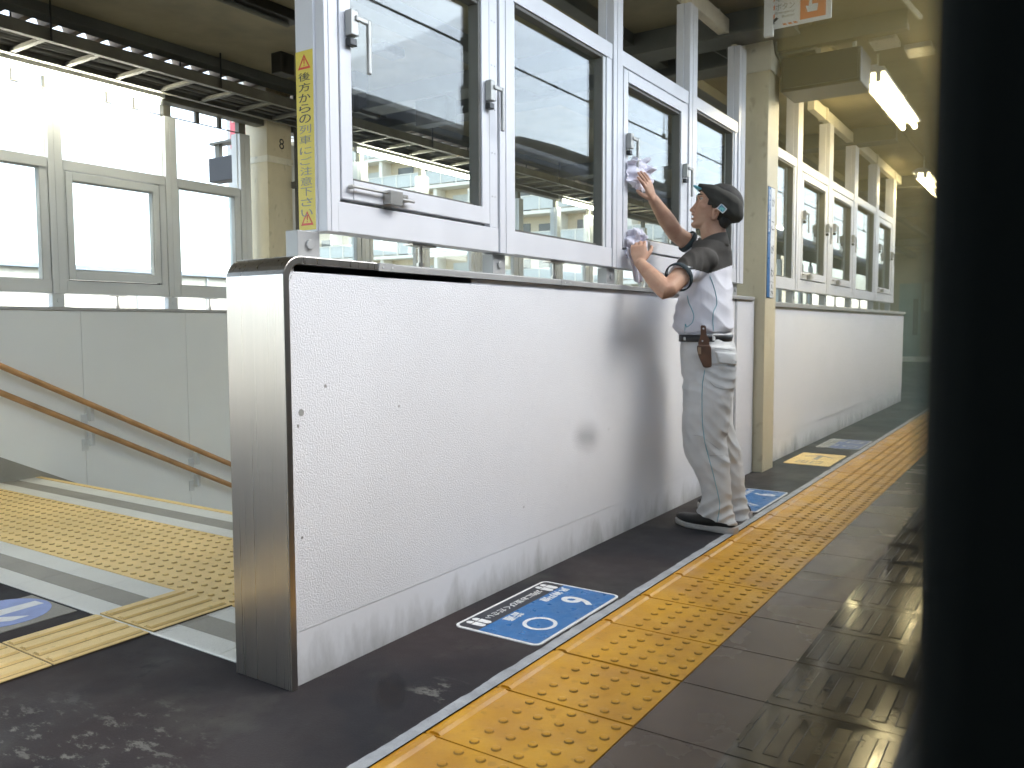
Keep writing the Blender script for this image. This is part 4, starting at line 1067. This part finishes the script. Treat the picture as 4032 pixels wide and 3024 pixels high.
def flat(P0, n, poly, nm, m, par, o0, o1):
    """a flat tag at P0 facing n; its outline given by view rays"""
    v = []
    for o_ in (o0, o1):
        Q0 = P0+n*o_
        for (x, y) in poly: d_ = ray(x, y); v.append(CL+d_*((Q0-CL).dot(n)/d_.dot(n)))
    k_ = len(poly); f_ = MB(); f_.add(v, [tuple(range(k_)), tuple(range(2*k_-1, k_-1, -1))]+[(i, i+k_, (i+1) % k_+k_, (i+1) % k_) for i in range(k_)])
    return f_.build(nm, m, par)
bP = hit(capbv, 2842, 820, 0); bn = (sdv*.95+qd*.05+Z3*.25).normalized()
flat(bP, bn, [(2841, 800), (2863, 823), (2846, 841), (2822, 820)], 'badge_border', M['white'], capo, .003, .007)
flat(bP, bn, [(2841, 804), (2859, 823), (2845.5, 837), (2826, 819.5)], 'badge_field', mat('badge_teal', (.03, .12, .26), .5), capo, .0072, .0080)
mat('badge_green', (.20, .58, .52), .5)
for q in ([(2832, 818), (2836, 814), (2840, 826), (2836, 827)], [(2840, 812), (2843, 809), (2848, 832), (2844, 833)], [(2834, 816), (2851, 821), (2851, 825), (2834, 820)], [(2849, 816), (2852, 819), (2854, 827), (2850, 829)]):
    flat(bP, bn, q, 'badge_stroke', MATS['badge_green'], capo, .0082, .0088)

# ---- polo shirt
def tors(z, xf, xb, b, yc=3.83, p=2.3):
    k = yc/3.83; W = (xb-xf); a = math.sqrt(max(.219*W*W-.124*b*b, .0036)/.876); return (((xf+xb)/2*k, yc, .96+(z-.96)*k), X3, a*k, Y3, b, p)
ts = [(.905, -1.555, -1.300, .150), (.925, -1.572, -1.296, .160), (.955, -1.590, -1.288, .168), (.985, -1.588, -1.290, .170), (1.03, -1.580, -1.293, .172), (1.08, -1.568, -1.294, .175), (1.14, -1.552, -1.296, .182), (1.20, -1.540, -1.298, .188), (1.245, -1.528, -1.300, .188), (1.285, -1.512, -1.303, .172), (1.315, -1.502, -1.306, .145), (1.345, -1.495, -1.315, .11), (1.362, -1.485, -1.33, .085)]
ss_ = [tors(*t)[:5] for t in ts]
def sleeve(S, E, fr, r0, r1, flare=1.0):
    e = S.lerp(E, fr); d = (e-S)
    return capsule([S-d*.25, S, S.lerp(e, .5), S.lerp(e, .85)], [r0*.95, r0, (r0+r1)/2, r1], 18), e
def opensleeve(S, E, fr, r0, r1):
    e = S.lerp(E, fr); m = MB(); m.tube([S-(e-S)*.12, S, S.lerp(e, .35), S.lerp(e, .7), e], [r0*.6, r0*.92, (r0*2+r1)/3, r1*.98, r1], 20); return m, e
nSs = nS+Vector((.0, .03, -.005))
s1, e1n = opensleeve(nSs, nE+Vector((0, 0, .018)), .64, .074, .062)
s2, e2n = opensleeve(fS+Vector((.02, 0, 0)), fE, .70, .070, .052)
sh = merge(loft(ss_, 40, 2.3), s1, s2, ell((-1.395, 3.69, 1.262), (.075, .075, .06)), ell((-1.435, 3.965, 1.272), (.075, .07, .06)))
sme = remesh(sh, .0055, 5)
def fold(p, dirv, freq, amp, seed=0., sharp=1.):
    u = p.dot(dirv); o = noise.noise(Vector((p.x*5, p.y*5, p.z*4+seed)))*1.3
    return amp*(abs(math.sin(u*freq+o*3+seed))**sharp)
def shirt_d(p, n):
    low = max(0, min(1, (1.16-p.z)/.16)); d = 0
    d += -fold(p, Vector((.55, 0, .84)), 58, .008, 1.0, .9)*low*(.6+.6*noise.noise(p*7))
    d += -fold(p, Vector((-.7, .2, .7)), 40, .007, 3.0, .9)*max(0, min(1, (p.z-1.05)/.1))*max(0, min(1, (1.25-p.z)/.06))*.8
    arm_ = max(0, min(1, (3.63-p.y)/.06)); d += -fold(p, Vector((.5, .7, -.4)), 85, .008, 2.0, .8)*arm_
    d += .004*noise.noise(p*14)
    if p.z < .93: d -= .004
    return d
displace(sme, shirt_d)
pk = Vector((-1.385, 3.66, 0))
def shirt_pick(c, n):
    k = 3.83/c.y; x_, z_ = c.x*k, .96+(c.z-.96)*k
    if c.y > 3.86 and c.x < -1.49 and c.z > 1.22: return 0
    zb = 1.209+.3*abs(x_+1.415)
    return 1 if z_ > zb else 0
shirt = finish(sme, 'polo_shirt', [M['cloth_w'], M['cloth_d']], pr, shirt_pick)
bvs = tree(sme, wloc(shirt))
for e, S, r, nm in ((e1n, nSs, .064, 'sleeve_cuff'), (e2n, fS, .0535, 'sleeve_cuff')):
    d = (e-S).normalized(); MB().tube([e-d*.014, e-d*.006, e+d*.006, e+d*.008], [r*.97, r*.995, r*.99, r*.93], 24, cap=False).build(nm, M['navy'], shirt, smooth=True).modifiers.new('t', 'SOLIDIFY').thickness = -.003
# collar
cs = []
for i, (z, ra, rb, dz) in enumerate(((1.335, .078, .080, .0), (1.375, .068, .068, .0), (1.402, .064, .064, .0), (1.398, .070, .070, .0), (1.355, .082, .084, .0), (1.325, .078, .082, 0))):
    row = []
    for k in range(32):
        a = R(24+312*k/31); fr = math.cos(a); row.append(hp(.022, 0, 0)+qd*(ra*math.cos(a))+sdv*(rb*math.sin(a))+Z3*(z-.018*(1+fr)-.012*max(0, fr)))
    cs.append(row)
cl = MB(); cl.grid(cs); co_ = cl.build('collar', M['cloth_d'], shirt, smooth=True); co_.modifiers.new('t', 'SOLIDIFY').thickness = .004
A_ = lambda x, y: (2400+x/2.303, 580+y/2.303)
B_ = lambda x, y: (2500+x/1.659, 1200+y/1.659)
seam(bvs, [A_(908, 1165), A_(930, 1220), A_(952, 1290), A_(972, 1370), A_(972, 1430), A_(940, 1490), A_(936, 1570), A_(941, 1665), B_(512, 165)], .0018, 'side_piping', M['teal'], shirt)
seam(bvs, [A_(706, 1345), A_(718, 1410), A_(748, 1470), A_(768, 1530), A_(752, 1590), A_(700, 1635), B_(330, 120), B_(326, 180)], .0018, 'front_piping', M['teal'], shirt)
patch(bvs, [A_(668, 1074), A_(752, 1086), A_(745, 1110), A_(660, 1098)], 'sleeve_badge', M['ink'], shirt, off=.002, th=.002, nu=2, nv=4)
for i in range(6):
    patch(bvs, [A_(676+9*i, 1078+1.2*i), A_(682+9*i, 1079+1.2*i), A_(681+9*i, 1087+1.2*i), A_(675+9*i, 1086+1.2*i)], 'badge_letter', M['white'], shirt, off=.0035, th=.001, nu=1, nv=1)

# ---- trousers
def leg(rows, yc, b0):
    k = yc/3.83; out = []
    for z, xf, xb, b in rows:
        W = xb-xf; a = math.sqrt(max(.219*W*W-.124*b*b, .002)/.876)
        out.append((((xf+xb)/2*k, yc+b0(z), .96+(z-.96)*k), X3-Z3*(.30*max(0, 1-z/.13)), a*k*(1+.04*max(0, 1-z/.13)), Y3, b*k))
    return loft(out, 32, 2.2)
near = [(.86, -1.540, -1.290, .075), (.80, -1.547, -1.278, .083), (.70, -1.546, -1.274, .088), (.614, -1.544, -1.287, .087), (.50, -1.541, -1.300, .080), (.43, -1.540, -1.312, .076), (.373, -1.536, -1.302, .074), (.333, -1.520, -1.296, .072), (.28, -1.488, -1.293, .070), (.244, -1.468, -1.292, .068), (.187, -1.446, -1.289, .066), (.14, -1.436, -1.283, .066), (.10, -1.446, -1.278, .069), (.065, -1.458, -1.268, .073), (.040, -1.464, -1.258, .075), (.030, -1.464, -1.256, .075)]
far = [(.86, -1.520, -1.300, .075), (.75, -1.500, -1.290, .084), (.60, -1.480, -1.283, .085), (.48, -1.460, -1.268, .080), (.40, -1.445, -1.246, .075), (.33, -1.435, -1.236, .072), (.22, -1.410, -1.224, .068), (.14, -1.402, -1.212, .067), (.09, -1.405, -1.198, .071), (.055, -1.407, -1.192, .073), (.045, -1.407, -1.190, .073)]
nl = leg(near, 3.715, lambda z: .03*max(0, z-.5)/.35); fl = leg(far, 4.03, lambda z: -.09*max(0, z-.3)/.55)
hips = loft([(((-1.545-1.302)/2, 3.83, .925), X3, .108, Y3, .150), (((-1.548-1.293)/2, 3.83, .89), X3, .112, Y3, .160), (((-1.549-1.278)/2, 3.835, .84), X3, .122, Y3, .170), (((-1.548-1.274)/2, 3.84, .78), X3, .124, Y3, .174), (((-1.546-1.28)/2, 3.845, .72), X3, .115, Y3, .165), ((-1.41, 3.85, .66), X3, .08, Y3, .11)], 40, 2.3)
tme = remesh(merge(nl, fl, hips), .006, 4)
def trs_d(p, n):
    d = 0; kn = math.exp(-((p.z-.40)/.13)**2); cu = max(0, min(1, (.22-p.z)/.12)); se = math.exp(-((p.z-.70)/.10)**2)
    back = 1 if n.x > 0 else .45
    d -= fold(p, Vector((.75, 0, .66)), 74, .0075, .5, .9)*(kn*.9+.25)*back*(.7+.7*noise.noise(p*6))
    d -= fold(p, Vector((-.5, .1, .86)), 66, .008, 2., .9)*cu
    d -= fold(p, Vector((.25, 0, .97)), 66, .006, 4., .9)*se*(.6+.8*noise.noise(p*5+Vector((3, 1, 2))))
    d += .006*noise.noise(p*11)+.003*noise.noise(p*26)
    return d
displace(tme, trs_d)
tr_ = finish(tme, 'trousers', [M['trs']], pr)
bvt = tree(tme, wloc(tr_))
seam(bvt, [B_(458, 425), B_(443, 500), B_(438, 600), B_(440, 760), B_(455, 890), B_(480, 990), B_(508, 1090), B_(535, 1200), B_(556, 1300), B_(547, 1370), B_(535, 1440)], .0016, 'side_piping', M['teal'], tr_)
fp = patch(bvt, [B_(522, 305), B_(655, 322), B_(655, 397), B_(540, 378)], 'pocket_flap', M['trs'], tr_, off=.005, th=.005)
seam(bvt, [B_(522, 285), B_(590, 290), B_(660, 305)], .0012, 'pocket_seam', M['gasket'] if False else mat('stitching', (.36, .36, .34), .8), tr_)
seam(bvt, [B_(486, 500), B_(520, 535), B_(580, 552), B_(640, 545)], .0015, 'pocket_seam', MATS['stitching'], tr_)
seam(bvt, [B_(380, 850), B_(440, 860), B_(600, 985), B_(612, 990)], .001, 'knee_seam', MATS['stitching'], tr_)
seam(bvt, [B_(490, 985), B_(612, 990)], .001, 'knee_seam', MATS['stitching'], tr_)
for q in (B_(553, 350), B_(648, 374)):
    h_ = hit(bvt, *q, off=.009)
    if h_: MB().tube([h_, h_-ray(*q)*.003], .006, 10).build('snap_button', M['alu_grey'], fp)
# belt
bl = []
for z, g_ in ((.898, .004), (.899, .0065), (.930, .0065), (.931, .004)):
    row = []
    for k in range(48):
        a = 2*math.pi*k/48; ct, st = math.cos(a), math.sin(a); pw = 2/2.3
        row.append(Vector((-1.4235+(.110+g_)*math.copysign(abs(ct)**pw, ct), 3.83+(.1575+g_)*math.copysign(abs(st)**pw, st), z-.012)))
    bl.append(row)
bb = MB(); bb.grid(bl, closed_v=True); belt = bb.build('belt', M['black'], pr, smooth=True)
bvbelt = BVHTree.FromPolygons([Vector(v) for v in bb.v], bb.f)
for q in ((502, 188, 520, 255), (322, 195, 334, 250)):
    patch(bvbelt, [B_(q[0], q[1]), B_(q[2], q[1]), B_(q[2]+2, q[3]), B_(q[0]+2, q[3])], 'belt_loop', M['trs'], belt, off=.004, th=.003, nu=3, nv=2)
# leather tool holster hanging from the belt
ho = thing('tool_holster', '', '', (0, 0, 0)); del ho['label']; del ho['category']; ho.parent = pr; ho.location = -wloc(pr)
hp0 = hit(bvbelt, *B_(450, 215), off=.012); rt = Vector((.936, .352, 0)); dn = Vector((0, 0, -1)); out = Vector((.352, -.936, 0))
PX = 3.78/3261.685*1.0
def hpt(x, y, o): x_, y_ = (x-450)/1.659*PX, (y-215)/1.659*PX; return hp0+rt*x_+dn*y_+out*o
def slab(poly, o0, o1, nm, m, bev=.002):
    s_ = MB(); n_ = len(poly); s_.add([hpt(x, y, o0) for x, y in poly]+[hpt(x, y, o1) for x, y in poly], [tuple(range(n_)), tuple(range(2*n_-1, n_-1, -1))]+[(i, i+n_, (i+1) % n_+n_, (i+1) % n_) for i in range(n_)])
    return s_.build(nm, m, ho, bevel=bev)
slab([(428, 138), (434, 133), (456, 134), (463, 142), (466, 190), (484, 225), (487, 268), (418, 268), (412, 250), (424, 222), (428, 195)], 0, .006, 'hanger_strap', M['leather'])
slab([(405, 272), (412, 262), (490, 262), (497, 275), (502, 400), (490, 408), (456, 410), (446, 402), (420, 345), (408, 300)], .0065, .030, 'pouch', M['leather'], .005)
slab([(411, 277), (432, 277), (434, 322), (416, 322)], .0305, .0325, 'tag', mat('tan_leather', (.36, .24, .14), .6), .001)
for (x, y) in ((446, 155), (441, 236)): MB().tube([hpt(x, y, .006), hpt(x, y, .009)], .004, 10).build('rivet', M['alu'], ho)

# ---- shoes
def shoe(heel, toe, up_h, nm):
    d = (toe-heel); L_ = d.length; d.normalize(); s_ = Vector((-d.y, d.x, 0)); t = bpy.data.objects.new(nm, None); C.objects.link(t); t.parent = pr; t.location = heel-wloc(pr)
    def outl(f, wd): return [heel+d*(L_*u)+s_*(w_*wd) for u, w_ in f]
    prof_ = [(0.0, .35), (.02, .55), (.10, .78), (.25, .80), (.42, .78), (.60, .95), (.74, 1.0), (.88, .86), (.96, .58), (1.0, .2)]
    lo = [(u, w_) for u, w_ in prof_]+[(u, -w_) for u, w_ in prof_[::-1]]
    rings = []
    for z, sc in ((0.0, .92), (.004, 1.0), (.013, 1.03), (.021, 1.0)):
        rings.append([heel+d*(L_*(.5+(u-.5)*(.97+.03*sc)))+s_*(w_*.050*sc)+Z3*(z+(.012*max(0, u-.72)*3.0 if True else 0)+(.010 if u < .3 and z > .01 else 0)) for u, w_ in lo])
    b_ = MB(); b_.grid(rings, closed_v=True); n_ = len(lo); b_.add(rings[0], [tuple(range(n_))]); b_.add(rings[-1], [tuple(range(n_))])
    so = b_.build('sole', M['sole'], t, smooth=True)
    secs = []
    for u, w_, h_, z0 in ((.04, .50, .030, .020), (.10, .70, .050, .018), (.22, .78, .080, .016), (.35, .78, .085, .014), (.48, .82, .070, .012), (.62, .93, .055, .012), (.76, .96, .045, .016), (.88, .80, .036, .024), (.96, .5, .022, .032)):
        secs.append((heel+d*(L_*u)+Z3*(z0+h_/2), s_, w_*.047, Z3, h_/2))
    loft(secs, 20, 2.6).build('upper', M['shoe'], t, smooth=True)
    m_ = MB(); m_.add([heel+d*(.03)+s_*(-.0455)+Z3*.012, heel+d*.085+s_*(-.0455)+Z3*.010, heel+d*.085+s_*(-.0455)+Z3*.020, heel+d*.03+s_*(-.0455)+Z3*.023], [(0, 1, 2, 3)])
    x_ = m_.build('heel_window', mat('red_heel', (.28, .07, .05), .4) if 'red_heel' not in MATS else MATS['red_heel'], t); x_.modifiers.new('t', 'SOLIDIFY').thickness = .012
shoe(Vector((-1.222, 3.715, 0)), Vector((-1.538, 3.765, 0)), .1, 'shoe')
shoe(Vector((-1.268, 4.06, 0)), Vector((-1.575, 4.16, 0)), .1, 'shoe')

# ---- the two cloths
def towel(name, label, c, ax, bx_, nx, ny, wx, wy, depth, seed, edge, tail=None):
    """crumpled cloth: a folded sheet bunched round c"""
    c, ax, bx_ = Vector(c), Vector(ax).normalized(), Vector(bx_).normalized(); cx = ax.cross(bx_); P = []
    for i in range(nx+1):
        row = []
        for j in range(ny+1):
            u, v = i/nx*2-1, j/ny*2-1; rad = math.hypot(u, v)
            e = 1+edge*noise.noise(Vector((math.atan2(v, u)*1.2, seed, 0)))
            k = (1/max(abs(u), abs(v), 1e-6)*rad)**-.75 if rad > 0 else 1
            q = c+ax*(u*k*wx*e)+bx_*(v*k*wy*e)
            w_ = noise.noise(Vector((u*2.2+seed, v*2.2, 0)))*1.0+.3*abs(noise.noise(Vector((u*4+seed, v*4, 3))))+.07*noise.noise(Vector((u*11, v*11, seed)))
            q += cx*(depth*(w_*(.55+.6*rad)-.35*rad))+ax*(.02*noise.noise(Vector((u*3, v*3, seed+9))))+bx_*(.02*noise.noise(Vector((u*3, v*3, seed+5))))
            row.append(q)
        P.append(row)
    m_ = MB(); m_.grid(P); o = m_.build(name, M['towel'], smooth=True); tag(o, label, 'cloth')
    s_ = o.modifiers.new('t', 'SOLIDIFY'); s_.thickness = .005; s_.offset = 0
    s2_ = o.modifiers.new('s', 'SUBSURF'); s2_.levels = 1; s2_.render_levels = 1
    return o
towel('wiping_cloth', 'white cloth pressed to the glass under the worker\'s raised right hand', (-1.668, 3.63, 1.675), (0, 1, .15), (0, -.15, 1), 36, 36, .120, .078, .042, 3.3, .18)
tw = towel('wiping_cloth', 'white cloth bunched in the worker\'s left hand on the lower window rail', (-1.655, 3.535, 1.335), (.85, .45, 0), (.1, .0, 1), 34, 34, .052, .075, .055, 8.1, .35)
# hanging tail of the lower cloth
P = []
for i in range(16):
    v = i/15; z = 1.31-.155*v; wd = .030*(1-v*.62)+.004*math.sin(v*9); row = []
    for j in range(13):
        u = j/12*2-1; row.append(Vector((-1.652, 3.50+.03*v, 0))+Vector((.85, .45, 0)).normalized()*(u*wd+.012*v)+Vector((.4, -.9, 0))*(.010*math.sin(u*5+v*2))+Z3*(z+.012*abs(u)))
    P.append(row)
m_ = MB(); m_.grid(P); o = m_.build('hanging_corner', M['towel'], tw, smooth=True); o.modifiers.new('t', 'SOLIDIFY').thickness = .006
